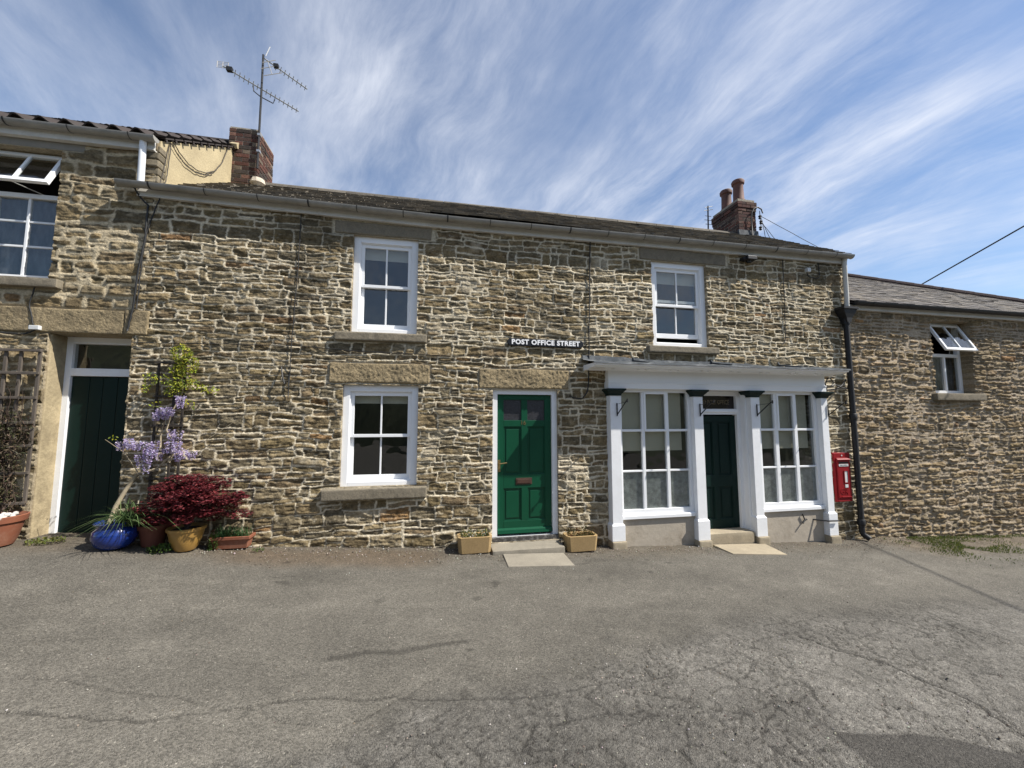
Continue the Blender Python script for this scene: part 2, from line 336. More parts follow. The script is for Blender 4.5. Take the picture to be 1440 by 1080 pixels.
def wall_mesh(name, fld, holes, mt, parent, y=0.0, cut=None, depth=0.26):
    xs, zs, X, Z, H, K = fld; nx, nz = X.shape
    for (a, b, c, d) in holes:                                            # snap the grid lines next to an opening onto its edge
        for v, g in ((a, 0), (b, 0), (c, 1), (d, 1)):
            arr = xs if g == 0 else zs
            if v <= arr[0] or v >= arr[-1]: continue
            k = int(np.argmin(np.abs(arr-v)))
            if g == 0: s = (Z[k, :] >= c-.02) & (Z[k, :] <= d+.02); X[k, s] = v
            else: s = (X[:, k] >= a-.02) & (X[:, k] <= b+.02); Z[s, k] = v
    o0 = org(parent); co = np.stack([X-o0.x, y-H-o0.y, Z-o0.z], -1).reshape(-1, 3)
    idx = np.arange(nx*nz).reshape(nx, nz)
    q = np.stack([idx[:-1, :-1], idx[1:, :-1], idx[1:, 1:], idx[:-1, 1:]], -1).reshape(-1, 4)
    cx = ((X[:-1, :-1]+X[1:, 1:])/2).ravel(); cz = ((Z[:-1, :-1]+Z[1:, 1:])/2).ravel()
    keep = np.ones(len(q), bool)
    for (a, b, c, d) in holes: keep &= ~((cx > a) & (cx < b) & (cz > c) & (cz < d))
    if cut is not None: keep &= ~cut(cx, cz)
    q = q[keep]
    # every open edge of the relief is turned back into the wall: reveals and outer ends
    base = len(co); e = np.concatenate([q[:, [0, 1]], q[:, [1, 2]], q[:, [2, 3]], q[:, [3, 0]]]); es = np.sort(e, 1)
    _, first, cnt = np.unique(es[:, 0].astype(np.int64)*base+es[:, 1], return_index=True, return_counts=True)
    be = e[first[cnt == 1]]; fa, fb = co[be[:, 0]], co[be[:, 1]]; ba, bb = fa.copy(), fb.copy(); ba[:, 1] = y+depth-o0.y; bb[:, 1] = y+depth-o0.y
    ev = np.stack([fa, fb, bb, ba], 1).reshape(-1, 3); ef = np.arange(len(be)*4).reshape(-1, 4)[:, ::-1]+base
    kc = K.reshape(-1, 3)*.5+np.array([.13, .107, .073]); ec = np.ones((len(ev), 4)); ec[:, :3] = np.stack([kc[be[:, 0]], kc[be[:, 1]], kc[be[:, 1]], kc[be[:, 0]]], 1).reshape(-1, 3)
    me = bpy.data.meshes.new(name)
    allv = np.concatenate([co, ev])
    allq = np.concatenate([q, ef])
    me.vertices.add(len(allv)); me.vertices.foreach_set('co', allv.astype(np.float32).ravel())
    me.loops.add(len(allq)*4); me.loops.foreach_set('vertex_index', allq.astype(np.int32).ravel())
    me.polygons.add(len(allq)); me.polygons.foreach_set('loop_start', np.arange(0, len(allq)*4, 4, dtype=np.int32))
    me.polygons.foreach_set('use_smooth', np.ones(len(allq), bool))
    me.update(); me.validate()
    a = me.color_attributes.new('Col', 'FLOAT_COLOR', 'POINT')
    cc = np.concatenate([K.reshape(-1, 3), np.ones((nx*nz, 1))], 1)
    cc = np.concatenate([cc, ec])
    a.data.foreach_set('color', cc.astype(np.float32).ravel())
    me.materials.append(mt); o = bpy.data.objects.new(name, me); C.objects.link(o); o.parent = parent; return o

def stone_block(name, x0, x1, y0, y1, z0, z1, mt, parent, seed=1, rough=0.006, res=0.02, pitch=1.0):
    """dressed block, its faces gridded and pecked"""
    vs = []; fs = []; key = {}
    def gi(p):
        k = tuple(round(c, 5) for c in p)
        if k not in key: key[k] = len(vs); vs.append(p)
        return key[k]
    def lin(a, b): n = max(1, int(round((b-a)/res))); return [a+(b-a)*i/n for i in range(n+1)]
    LX, LY, LZ = lin(x0, x1), lin(y0, y1), lin(z0, z1)
    def face(A, B, f):
        for i in range(len(A)-1):
            for j in range(len(B)-1): fs.append(tuple(gi(f(*t)) for t in ((A[i], B[j]), (A[i+1], B[j]), (A[i+1], B[j+1]), (A[i], B[j+1]))))
    face(LX, LZ, lambda a, b: (a, y0, b)); face(LX, LZ[::-1], lambda a, b: (a, y1, b))
    face(LX, LY, lambda a, b: (a, b, z1)); face(LX, LY[::-1], lambda a, b: (a, b, z0))
    face(LY, LZ, lambda a, b: (x1, a, b)); face(LY[::-1], LZ, lambda a, b: (x0, a, b))
    A = np.array(vs); nA = fbm(A[:, 0]*34+A[:, 1]*7, A[:, 2]*34, 4, seed, .75); nB = fbm(A[:, 0]*3+A[:, 1]*9, A[:, 2]*4, 3, seed+4)
    c = np.array([(x0+x1)/2, (y0+y1)/2, (z0+z1)/2]); D = A-c; D /= np.array([x1-x0, y1-y0, z1-z0])/2
    ed = (np.abs(D)**14); A2 = A-np.sign(D)*ed*0.004*((np.abs(D) > .999).sum(1) > 1)[:, None]
    A2[:, 1] -= (nA*rough*pitch+nB*rough)*(A[:, 1] < (y0+y1)/2)
    A2[:, 2] += nB*rough*.8*np.sign(D[:, 2])*(np.abs(D[:, 2]) > .99); A2[:, 0] += nB*rough*.8*(np.abs(D[:, 0]) > .99)
    b = MB(); b.v = [tuple(p) for p in A2]; b.f = fs; b.c = [(1, 1, 1)]*len(vs)
    return b.build(name, mt, parent, smooth='auto')

def text_mesh(name, s, size, loc, mt, parent=None, extrude=0.004, offset=0.0, space=1.0, sx=1.0, bold_wide=1.0, align='CENTER', fitw=None, rot=0):
    cu = bpy.data.curves.new(name, 'FONT'); cu.body = s; cu.size = size; cu.extrude = extrude; cu.offset = offset; cu.space_character = space
    cu.align_x = align; cu.align_y = 'CENTER'; cu.resolution_u = 3
    t = bpy.data.objects.new('tmp', cu); C.objects.link(t); bpy.context.view_layer.update()
    me = bpy.data.meshes.new_from_object(t.evaluated_get(bpy.context.evaluated_depsgraph_get())); bpy.data.objects.remove(t)
    xsv = [v.co.x for v in me.vertices]; wd = max(xsv)-min(xsv); f = (fitw/wd if fitw else 1)*sx; mid = (max(xsv)+min(xsv))/2 if align == 'CENTER' else 0
    o0 = org(parent) if parent else Vector((0, 0, 0))
    for v in me.vertices:
        x, y, z = v.co; x = (x-mid)*f; xr = x*math.cos(rot)-y*math.sin(rot); yr = x*math.sin(rot)+y*math.cos(rot)
        v.co = (loc[0]+xr-o0.x, loc[1]-z-o0.y, loc[2]+yr-o0.z)
    me.materials.clear(); me.materials.append(mt); o = bpy.data.objects.new(name, me); C.objects.link(o)
    if parent: o.parent = parent
    return o

# ------------------------------------------------------------------ ground
GX = [-200, -30, -8, -4.6, -4.2, -3.4, -2.56, -1.36, .34, 2.6, 6.6, 8.4, 10.8, 15, 30, 200]
GZ = [.9, .7, .50, .31, .295, .235, .125, .035, -.085, -.185, -.335, -.40, -.50, -.62, -.9, -1.2]
def gz(x, y):
    z = np.interp(x, GX, GZ); yy = np.clip(-np.asarray(y, float), 0, 6)
    return z-0.012*np.minimum(yy, 2.0)
def gzs(x, y): return float(gz(x, y))
def asphalt():
    m = bpy.data.materials.new('worn_asphalt'); m.use_nodes = True; t = m.node_tree; n = t.nodes; l = t.links; p = n['Principled BSDF']
    p.inputs['Roughness'].default_value = 0.9; p.inputs['Specular IOR Level'].default_value = 0.3
    tc = n.new('ShaderNodeTexCoord'); V = tc.outputs['Object']
    def nz(s, de=4, ro=.6, v=V):
        q = n.new('ShaderNodeTexNoise'); l.new(v, q.inputs['Vector']); q.inputs['Scale'].default_value = s; q.inputs['Detail'].default_value = de; q.inputs['Roughness'].default_value = ro; return q.outputs['Fac']
    def mr(v, a, b, c=0., d=1.):
        q = n.new('ShaderNodeMapRange'); l.new(v, q.inputs[0]); q.inputs[1].default_value = a; q.inputs[2].default_value = b; q.inputs[3].default_value = c; q.inputs[4].default_value = d; return q.outputs[0]
    def mm(op, a, b):
        q = n.new('ShaderNodeMath'); q.operation = op
        for i, x in enumerate((a, b)):
            if hasattr(x, 'is_linked'): l.new(x, q.inputs[i])
            else: q.inputs[i].default_value = x
        return q.outputs[0]
    a = n.new('ShaderNodeAttribute'); a.attribute_name = 'Col'
    vo = n.new('ShaderNodeTexVoronoi'); vo.inputs['Scale'].default_value = 130; l.new(V, vo.inputs['Vector'])
    sp = n.new('ShaderNodeSeparateColor'); l.new(vo.outputs['Color'], sp.inputs[0])
    agg = mr(sp.outputs[0], 0, 1, .62, 1.38); f2 = mr(nz(45, 4, .75), .3, .7, .86, 1.14); f3 = mr(nz(5, 5, .6), .3, .7, .9, 1.1)
    white = mr(sp.outputs[1], .985, .995, 1, 1.9)
    f = mm('MULTIPLY', mm('MULTIPLY', mm('MULTIPLY', agg, f2), f3), white)
    s = n.new('ShaderNodeVectorMath'); s.operation = 'SCALE'; l.new(a.outputs['Color'], s.inputs[0]); l.new(f, s.inputs['Scale'])
    l.new(s.outputs[0], p.inputs['Base Color'])
    h = mm('ADD', mm('MULTIPLY', mr(vo.outputs['Distance'], 0, .6, 1, 0), .6), mm('MULTIPLY', nz(60, 5, .7), .8))
    b = n.new('ShaderNodeBump'); b.inputs['Distance'].default_value = .009; l.new(h, b.inputs['Height']); l.new(b.outputs[0], p.inputs['Normal'])
    return m
def vor_edge(X, Y, s, seed, jit=.9):
    """distance to the cell edges of a jittered grid, for the crazing of the old surface"""
    gx = X*s; gy = Y*s; ix = np.floor(gx).astype(int); iy = np.floor(gy).astype(int); f1 = np.full(X.shape, 9.); f2 = np.full(X.shape, 9.)
    for a in (-1, 0, 1):
        for b in (-1, 0, 1):
            cx = ix+a; cy = iy+b; jx = _T[seed][cx & 255, cy & 255]; jy = _T[seed+1][cx & 255, cy & 255]
            d = np.hypot(gx-(cx+.5+(jx-.5)*jit), gy-(cy+.5+(jy-.5)*jit)); m_ = d < f1; f2 = np.where(m_, f1, np.minimum(f2, d)); f1 = np.where(m_, d, f1)
    return (f2-f1)/s
def seg_d(X, Y, pts):
    d = np.full(X.shape, 9.)
    for (ax, ay), (bx, by) in zip(pts[:-1], pts[1:]):
        vx, vy = bx-ax, by-ay; t_ = np.clip(((X-ax)*vx+(Y-ay)*vy)/(vx*vx+vy*vy), 0, 1); d = np.minimum(d, np.hypot(X-ax-t_*vx, Y-ay-t_*vy))
    return d
def make_road():
    xs = np.concatenate([[-200, -120, -60, -30, -18, -12, -9], np.arange(-7, -5, .2), np.arange(-5, -3.1, .05), np.arange(-3.1, 5.6, .014), np.arange(5.6, 11.5, .035), np.arange(11.6, 16, .25), [18, 24, 35, 60, 120, 200]])
    ys = np.concatenate([[-200, -100, -50, -25, -14, -10, -7, -5.5, -4.8], np.arange(-4.4, -3.9, .05), np.arange(-3.9, -2.2, .014), np.arange(-2.2, 0.32, .028), [.6, 2, 8, 30, 100, 200]])
    X, Y = np.meshgrid(xs, ys, indexing='ij'); Zb = gz(X, Y); Zb = np.where(Y > .33, Zb-.02, Zb)
    near = (np.abs(X-2.5) < 9) & (Y > -5) & (Y < .33)
    wx = X+.10*fbm(X*2.2, Y*2.2, 3, 2)+.02*fbm(X*14, Y*14, 3, 8); wy = Y+.10*fbm(X*2.2, Y*2.2, 3, 5)+.02*fbm(X*14, Y*14, 3, 11)
    old = sst(.0, .5, (X-.6)*.33+(-Y-2.55)*1.1+.55*fbm(X*1.3, Y*1.3, 4, 14)-.1)*sst(-1.9, -2.5, Y)       # crazed, scoured surface bottom right
    e1 = vor_edge(wx*.7+.25*wy, wy*1.2, 4.2, 20); e2 = vor_edge(wx*.8+.3*wy, wy, 10.5, 24)
    brk = sst(-.40, .15, fbm(X*1.7, Y*1.7, 4, 41))
    cr = np.maximum(sst(.014, .002, e1)*.8*brk, sst(.010, .001, e2)*.85*sst(-.3, .2, fbm(X*2, Y*2, 3, 40)))*old
    vis = near.astype(float)
    def crack(pts, w, a):
        d = seg_d(X+.05*fbm(X*5, Y*5, 4, 33), Y+.05*fbm(X*5, Y*5, 4, 37), pts); return sst(w, w*.25, d)*a
    lines = crack([(3.1, -2.55), (3.45, -2.95), (3.55, -3.35), (3.47, -3.75)], .018, 1)
    lines = np.maximum(lines, crack([(-2.6, -2.75), (-1.5, -2.95), (-.6, -2.85), (.3, -2.96), (1.4, -2.9), (2.3, -2.8)], .011, .7))
    lines = np.maximum(lines, crack([(-2.4, -2.5), (-1.3, -2.82), (-.5, -3.1), (.1, -2.75)], .009, .5))
    lines = np.maximum(lines, crack([(.1, -.95), (-.6, -.9), (-1.5, -1.0)], .010, .35))
    lines = np.maximum(lines, crack([(7.1, -.25), (6.0, -.8), (6.6, -1.2)], .012, .4))
    cr = np.maximum(cr, lines*vis)
    # fresh patch
    pd = np.maximum(Y+3.50-.045*fbm(X*3, Y*3, 3, 50)+(X-2.36)*.20+sst(2.8, 3.2, X)*.25*(X-2.8), 2.33-X-(-3.4-Y)*.10+.03*fbm(X*5, Y*5, 3, 51))
    patch = sst(.012, -.012, pd+.012*fbm(X*30, Y*30, 3, 53))
    cr = cr*(1-patch)
    rough_old = (.010*np.abs(fbm(X*9, Y*9, 4, 60, .65))+.006*fbm(X*26, Y*26, 3, 64, .7))*old*(1-patch)
    Zd = .006*fbm(X*1.5, Y*1.5, 3, 70)+.0022*fbm(X*18, Y*18, 3, 72)-rough_old-.014*cr+.004*patch
    verge = sst(6.9, 7.6, X)*sst(-1.25, -.35, Y+.15*fbm(X*1.5, Y*2, 3, 80)); wallband = sst(-.75, -.15, Y+.12*fbm(X*2, Y*2, 4, 83))
    Zd += wallband*(.010*fbm(X*11, Y*11, 4, 86, .7)-.012)+verge*(.03*fbm(X*3, Y*3, 4, 90)+.015*fbm(X*14, Y*14, 3, 91))
    Zz = Zb+Zd*vis
    base = np.array([.137, .126, .105]); K = np.ones(X.shape+(3,))*base
    K *= (1+.10*fbm(X*.5, Y*.8, 4, 100)+.16*fbm(X*1.6, Y*3.2, 5, 104, .6))[..., None]
    oldc = np.array([.128, .120, .106])*(1+.30*fbm(X*4, Y*4, 4, 110)+.45*fbm(X*22, Y*22, 4, 114, .7))[..., None]
    ring = 4*old*(1-old)*sst(-.35, .3, fbm(X*2.6, Y*2.6, 4, 150, .65)); K *= (1-.30*ring*(.6+.8*np.abs(fbm(X*30, Y*30, 3, 152, .7))))[..., None]
    inner = sst(.55, .95, old)*sst(-.2, .25, fbm(X*1.4+3, Y*1.8, 4, 155)); oldc = oldc*(1+.34*inner)[..., None]
    K = K*(1-old*.65)[..., None]+oldc*(old*.65)[..., None]
    darkband = sst(-2.0, -3.3, Y)*sst(2.2, .6, X)*sst(-2.8, -.5, X)*sst(-.3, .5, fbm(X*1.2, Y*2, 3, 112)+.2); K *= (1-.16*darkband)[..., None]
    dirt = np.array([.105, .082, .055]); f = wallband*.85*(.6+.4*fbm(X*3, Y*5, 3, 120)); f = np.clip(f, 0, 1); K = K*(1-f)[..., None]+dirt*f[..., None]
    rb = sst(.45, .1, np.abs(Y+.42-.08*fbm(X*2, Y*0, 2, 122)))*sst(-2.6, -1.9, X)*sst(.4, -.3, X)*.6; K = K*(1-rb)[..., None]+np.array([.125, .088, .055])*rb[..., None]
    f = verge*.8; K = K*(1-f)[..., None]+np.array([.15, .12, .085])*(1+.3*fbm(X*6, Y*6, 3, 124))[..., None]*f[..., None]
    st = crack([(-.66, -2.44), (-.2, -2.38), (.28, -2.30)], .05, .42)+sst(.035, .015, np.hypot(X-.31, (Y+2.41)*1.2))*.5+crack([(1.75, -.75), (1.95, -.72)], .03, .35)+sst(.06, .02, np.hypot(X-2.6, Y+1.05))*.35
    wheel = np.exp(-((Y+1.55+.1*fbm(X*.6, Y*0, 2, 130))/.28)**2)+np.exp(-((Y+3.0+.1*fbm(X*.6, Y*0, 2, 133))/.3)**2)      # lanes polished by tyres
    K *= (1+.10*wheel-.05)[..., None]
    blot = sst(.15, .55, fbm(X*.9+7, Y*1.5, 5, 136, .6)); K *= (1-.17*blot)[..., None]
    pale = sst(.2, .6, fbm(X*2.1, Y*5.5, 4, 140)); K *= (1+.14*pale)[..., None]
    spots = sst(.80, .88, vn(X*4.3, Y*5.1, 44)*vn(X*9, Y*9, 45)**.5); K *= (1-.35*spots)[..., None]
    K *= (1-np.clip(st, 0, .6))[..., None]
    K = K*(1-patch)[..., None]+np.array([.066, .061, .053])*patch[..., None]
    K *= (1-.68*np.clip(cr, 0, 1))[..., None]
    nx, ny = X.shape; co = np.stack([X, Y, Zz], -1).reshape(-1, 3); idx = np.arange(nx*ny).reshape(nx, ny)
    q = np.stack([idx[:-1, :-1], idx[1:, :-1], idx[1:, 1:], idx[:-1, 1:]], -1).reshape(-1, 4)
    me = bpy.data.meshes.new('road'); me.vertices.add(len(co)); me.vertices.foreach_set('co', co.astype(np.float32).ravel())
    me.loops.add(len(q)*4); me.loops.foreach_set('vertex_index', q.astype(np.int32).ravel()); me.polygons.add(len(q))
    me.polygons.foreach_set('loop_start', np.arange(0, len(q)*4, 4, dtype=np.int32)); me.polygons.foreach_set('use_smooth', np.ones(len(q), bool)); me.update()
    a = me.color_attributes.new('Col', 'FLOAT_COLOR', 'POINT'); a.data.foreach_set('color', np.concatenate([K.reshape(-1, 3), np.ones((nx*ny, 1))], 1).astype(np.float32).ravel())
    me.materials.append(asphalt()); o = bpy.data.objects.new('road', me); C.objects.link(o); tag(o, kind='structure'); return o
make_road()

# rising wooded hillside across the street, seen only as the dark reflection in the glass
hb = MB(); nxh, nyh = 60, 24; rr = np.random.RandomState(5)
hv = []
for i in range(nxh):
    for j in range(nyh):
        x = -60+i*2.2; y = -15-j*3.0; t = j/(nyh-1)
        hv.append((x, y+rr.uniform(-.6, .6), -1.5+7.5*min(1, j/3.0)+t*9+rr.uniform(-.7, .7)*(1 if j else 0)+1.5*math.sin(x*.21)))
hb.add(hv, [(i*nyh+j, i*nyh+j+1, (i+1)*nyh+j+1, (i+1)*nyh+j) for i in range(nxh-1) for j in range(nyh-1)])
o = hb.build('hillside', mat('hillside_scrub', (0.045, 0.055, 0.028), 0.95, 0.4, 1, 0.05, 3)); tag(o, kind='structure')

# ------------------------------------------------------------------ sash windows, doors
def window_sash(root, x0, x1, z0, z1, blind=None, opened=0.0, y=0.035, casing=0.085):
    f = MB().ring(x0, x1, z0, z1, casing, casing, .055, casing, y, y+.13)
    f.ring(x0+casing-.002, x1-casing+.002, z0+.054, z1-casing+.002, .014, .014, .012, .014, y+.018, y+.10)
    win = f.build('window', M['white'], root, .004)
    a, b, c, d = x0+casing+.012, x1-casing-.012, z0+.066, z1-casing-.012; mid = (c+d)/2+.005; xm = (a+b)/2
    up = MB().ring(a, b, mid-.02, d, .042, .042, .04, .045, y+.032, y+.072).box(xm-.011, xm+.011, y+.036, y+.068, mid+.02, d-.045)
    upo = up.build('upper_sash', M['white'], win, .003)
    c2 = c+opened; lo = MB().ring(a, b, c2, mid+.022+opened*.9, .042, .042, .07, .04, y+.074, y+.112).box(xm-.011, xm+.011, y+.078, y+.108, c2+.07, mid-.018+opened*.9)
    lo.build('lower_sash', M['white'], win, .003)
    g = MB().box(a+.03, b-.03, y+.050, y+.054, mid+.01, d-.03); g.box(a+.03, b-.03, y+.090, y+.094, c2+.05, mid+opened*.9)
    g.build('pane', M['glass'], win)
    if blind: MB().box(a-.02, b+.02, y+.118, y+.121, blind, d+.03).box(a-.02, b+.02, y+.115, y+.126, blind-.02, blind).build('blind', M['blind'], win)
    return win
def panel_door(root, x0, x1, z0, z1, y, mt, rows, name='door', cols=None, glazed=None, stile=.095, mid=.09):
    """rows: list of (z_bottom, z_top, glazed)"""
    t = .04; b = MB(); xm = (x0+x1)/2
    b.box(x0, x0+stile, y, y+t, z0, z1); b.box(x1-stile, x1, y, y+t, z0, z1); b.box(xm-mid/2, xm+mid/2, y+.0005, y+t-.0005, rows[0][0], rows[-1][1])
    zz = [z0]+[v for r in rows for v in (r[0], r[1])]+[z1]
    for i in range(0, len(zz), 2): b.box(x0+stile, x1-stile, y, y+t, zz[i], zz[i+1])
    for (za, zb, gl) in rows:
        for (xa, xb) in ((x0+stile, xm-mid/2), (xm+mid/2, x1-stile)):
            if gl: continue
            b.box(xa, xb, y+.020, y+.03, za, zb)                              # sunk field
            b.ring(xa, xb, za, zb, .012, .012, .012, .012, y+.007, y+.019)       # bolection
            b.box(xa+.038, xb-.038, y+.011, y+.019, za+.038, zb-.038)            # raised middle
    o = b.build(name, mt, root, .004)
    for (za, zb, gl) in rows:
        if gl:
            g = MB()
            for (xa, xb) in ((x0+stile, xm-mid/2), (xm+mid/2, x1-stile)): g.box(xa, xb, y+.018, y+.023, za, zb)
            g.build('glass_pane', mat('obscured_glass', (0.028, 0.028, 0.032), 0.35, 0.5, 60, 0.003, 120, fine=.4), o)
    return o

def gutter(root, x0, x1, zf, y=-.14, r=.058, mt=None, name='gutter', bracket=.60, smt=None, flip=False):
    """half-round run with lip, joints and clips; zf(x) = height of its lip"""
    b = MB(); n = 10; xs = np.linspace(x0, x1, 24); vs = []
    for x in xs:
        for rr_ in (r, r-.005):
            for j in range(n+1):
                q = math.pi*j/n; vs.append((x, y-math.cos(q)*rr_, zf(x)-math.sin(q)*rr_))
    k = 2*(n+1); fs = []
    for i in range(len(xs)-1):
        for j in range(n):
            fs.append((i*k+j, i*k+j+1, (i+1)*k+j+1, (i+1)*k+j)); fs.append((i*k+n+1+j, (i+1)*k+n+1+j, (i+1)*k+n+2+j, i*k+n+2+j))
        for j, jj in ((0, n+1), (n, 2*n+1)): fs.append((i*k+j, (i+1)*k+j, (i+1)*k+jj, i*k+jj))
    b.add(vs, fs)
    for x in (x0, x1): b.add([(x, y-math.cos(math.pi*j/n)*(r+.004), zf(x)-math.sin(math.pi*j/n)*(r+.004)) for j in range(n+1)], [tuple(range(n+1))])
    o = b.build(name, mt or M['gutter'], root, smooth='auto')
    c = MB(); x = x0+.35; i = 0
    while x < x1-.1:
        wd = .010 if i % 3 else .020
        vs = [];
        for xx in (x-wd/2, x+wd/2):
            for j in range(n+1):
                q = math.pi*j/n; vs.append((xx, y-math.cos(q)*(r+.006), zf(xx)-math.sin(q)*(r+.006)+.003))
        c.add(vs, [(j, j+1, n+2+j, n+1+j) for j in range(n)]); x += bracket; i += 1
    c.each('gutter_clip', smt or M['seam'], o, smooth=True)
    return o

# ------------------------------------------------------------------ middle cottage with the shopfront
cot = thing('stone_cottage', 'long two storey rubble stone cottage with green front door and white former shopfront', 'cottage', (1.8, 0, 0))
W1 = (-1.085, -.225, 2.795, 4.142); W2 = (-1.155, -.185, .75, 2.083); W3 = (3.36, 4.34, 2.77, 4.135)
D16 = (.838, 1.792, -.06, 2.047)
SHOP = (2.62, 6.34, -.6, 2.12)
flats = [(-1.33, -.04, 2.11, 2.37), (.645, 1.97, 2.06, 2.335), (-1.27, -.09, 2.67, 2.78), (-1.36, -.05, .59, .735), (3.25, 4.49, 2.66, 2.765),
         (-1.35, .0, 4.15, 4.33), (3.15, 4.75, 4.14, 4.33), (.86, .97, 2.6, 2.85)]
flats = flats[:-1]
def rowz(x): return np.interp(x, [-3.9, .28, 7.1], [4.39, 4.33, 4.355])
fld = stone_field(-3.56, 7.08, -.55, 4.52, .0125, .0095, 11, hmin=.055, hmax=.135, wmin=.11, wmax=.42, strap=.95, crag=1.15, flats=flats, joint=.0088)
xs, zs, X, Z, H, K = fld
big = sst(-.2, -1.2, X-1.2)*sst(1.5, .4, Z); H += big*.016*fbm(X*2.5, Z*6, 3, 77)
wall_mesh('front_wall', fld, [W1, W2, W3, D16, SHOP], M['stone'], cot, cut=lambda x, z: z > rowz(x)+.10)
# body behind the front wall: gables, back wall, floor between rooms
b = MB(); b.box(-3.50, 7.08, 3.85, 4.0, -.6, 4.5)
b.add([(7.08, .02, -.6), (7.08, 4.0, -.6), (7.08, 4.0, 4.5), (7.08, 2.0, 5.78), (7.08, .02, 4.48)], [(0, 1, 2, 3, 4)])
b.add([(-3.46, .02, -.6), (-3.46, 4.0, -.6), (-3.46, 4.0, 4.5), (-3.46, 2.0, 5.78), (-3.46, .02, 4.48)], [(4, 3, 2, 1, 0)])
b.build('gable_wall', mat('gable_stone', (0.19, 0.155, 0.11), .95, .3, 6, .02, 12), cot)
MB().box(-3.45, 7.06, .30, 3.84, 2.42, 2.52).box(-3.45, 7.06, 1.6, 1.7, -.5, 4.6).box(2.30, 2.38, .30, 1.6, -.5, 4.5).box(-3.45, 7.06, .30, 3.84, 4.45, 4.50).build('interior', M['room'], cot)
# stones dressed
for (n_, a) in (('window_lintel', (-1.328, -.04, -.030, .16, 2.112, 2.370)), ('door_lintel', (.645, 1.965, -.034, .16, 2.062, 2.336)),
                ('window_lintel', (-1.33, -.05, -.022, .16, 4.152, 4.322)), ('window_lintel', (3.17, 4.72, -.022, .16, 4.145, 4.330)),
                ('window_sill', (-1.272, -.085, -.075, .10, 2.668, 2.784)), ('window_sill', (-1.36, -.05, -.085, .10, .592, .736)), ('window_sill', (3.246, 4.485, -.075, .10, 2.655, 2.760))):
    stone_block(n_, *a, M['sill'] if 'sill' in n_ or a[4] > 3 else M['dressed'], cot, seed=int(abs(a[0]*10)), rough=.004 if 'sill' in n_ else (.014 if a[4] < 3 else .008), res=.013)
window_sash(cot, *W1, blind=3.88)
window_sash(cot, *W2, blind=1.86)
window_sash(cot, *W3, blind=3.84, opened=.085)
# door number 16
x0, x1, z0, z1 = D16
z0 = 0.0
MB().ring(x0, x1, z0, z1, .075, .075, .0005, .065, .03, .15).build('door_frame', M['white'], cot, .004)
dr = panel_door(cot, .915, 1.716, .035, 1.98, .075, M['green'], [(.20, .65, 0), (.84, 1.52, 0), (1.61, 1.905, 1)])
MB().prism([(.035, .035), (.045, .085), (.078, .105), (.078, .035)], .92, 1.712).build('weather_board', M['green'], dr, .003)
MB().box(1.188, 1.424, .066, .078, .70, .79).box(1.205, 1.407, .060, .068, .716, .774).build('letter_plate', M['copper'], dr, .003)
MB().box(.925, .962, .060, .076, .885, 1.05).tube([(.943, .07, 1.0), (.943, .03, 1.0), (.95, .022, 1.0), (1.05, .022, 1.012)], .009).build('door_handle', M['brass'], dr, .002)
text_mesh('door_number', '16', .085, (1.305, .073, 1.572), M['brass'], dr, .003)
MB().box(.838, 1.792, -.005, .16, -.065, -.002).build('threshold', mat('worn_dark_threshold', (.045, .042, .04), .7, .5, 9, dirt=(.3, .29, .27), dirt_amt=.8, dscale=12), cot, .006)
stone_block('door_step', .80, 1.775, -.34, .05, -.25, -.068, M['slabg'], cot, seed=9, rough=.004, res=.025)

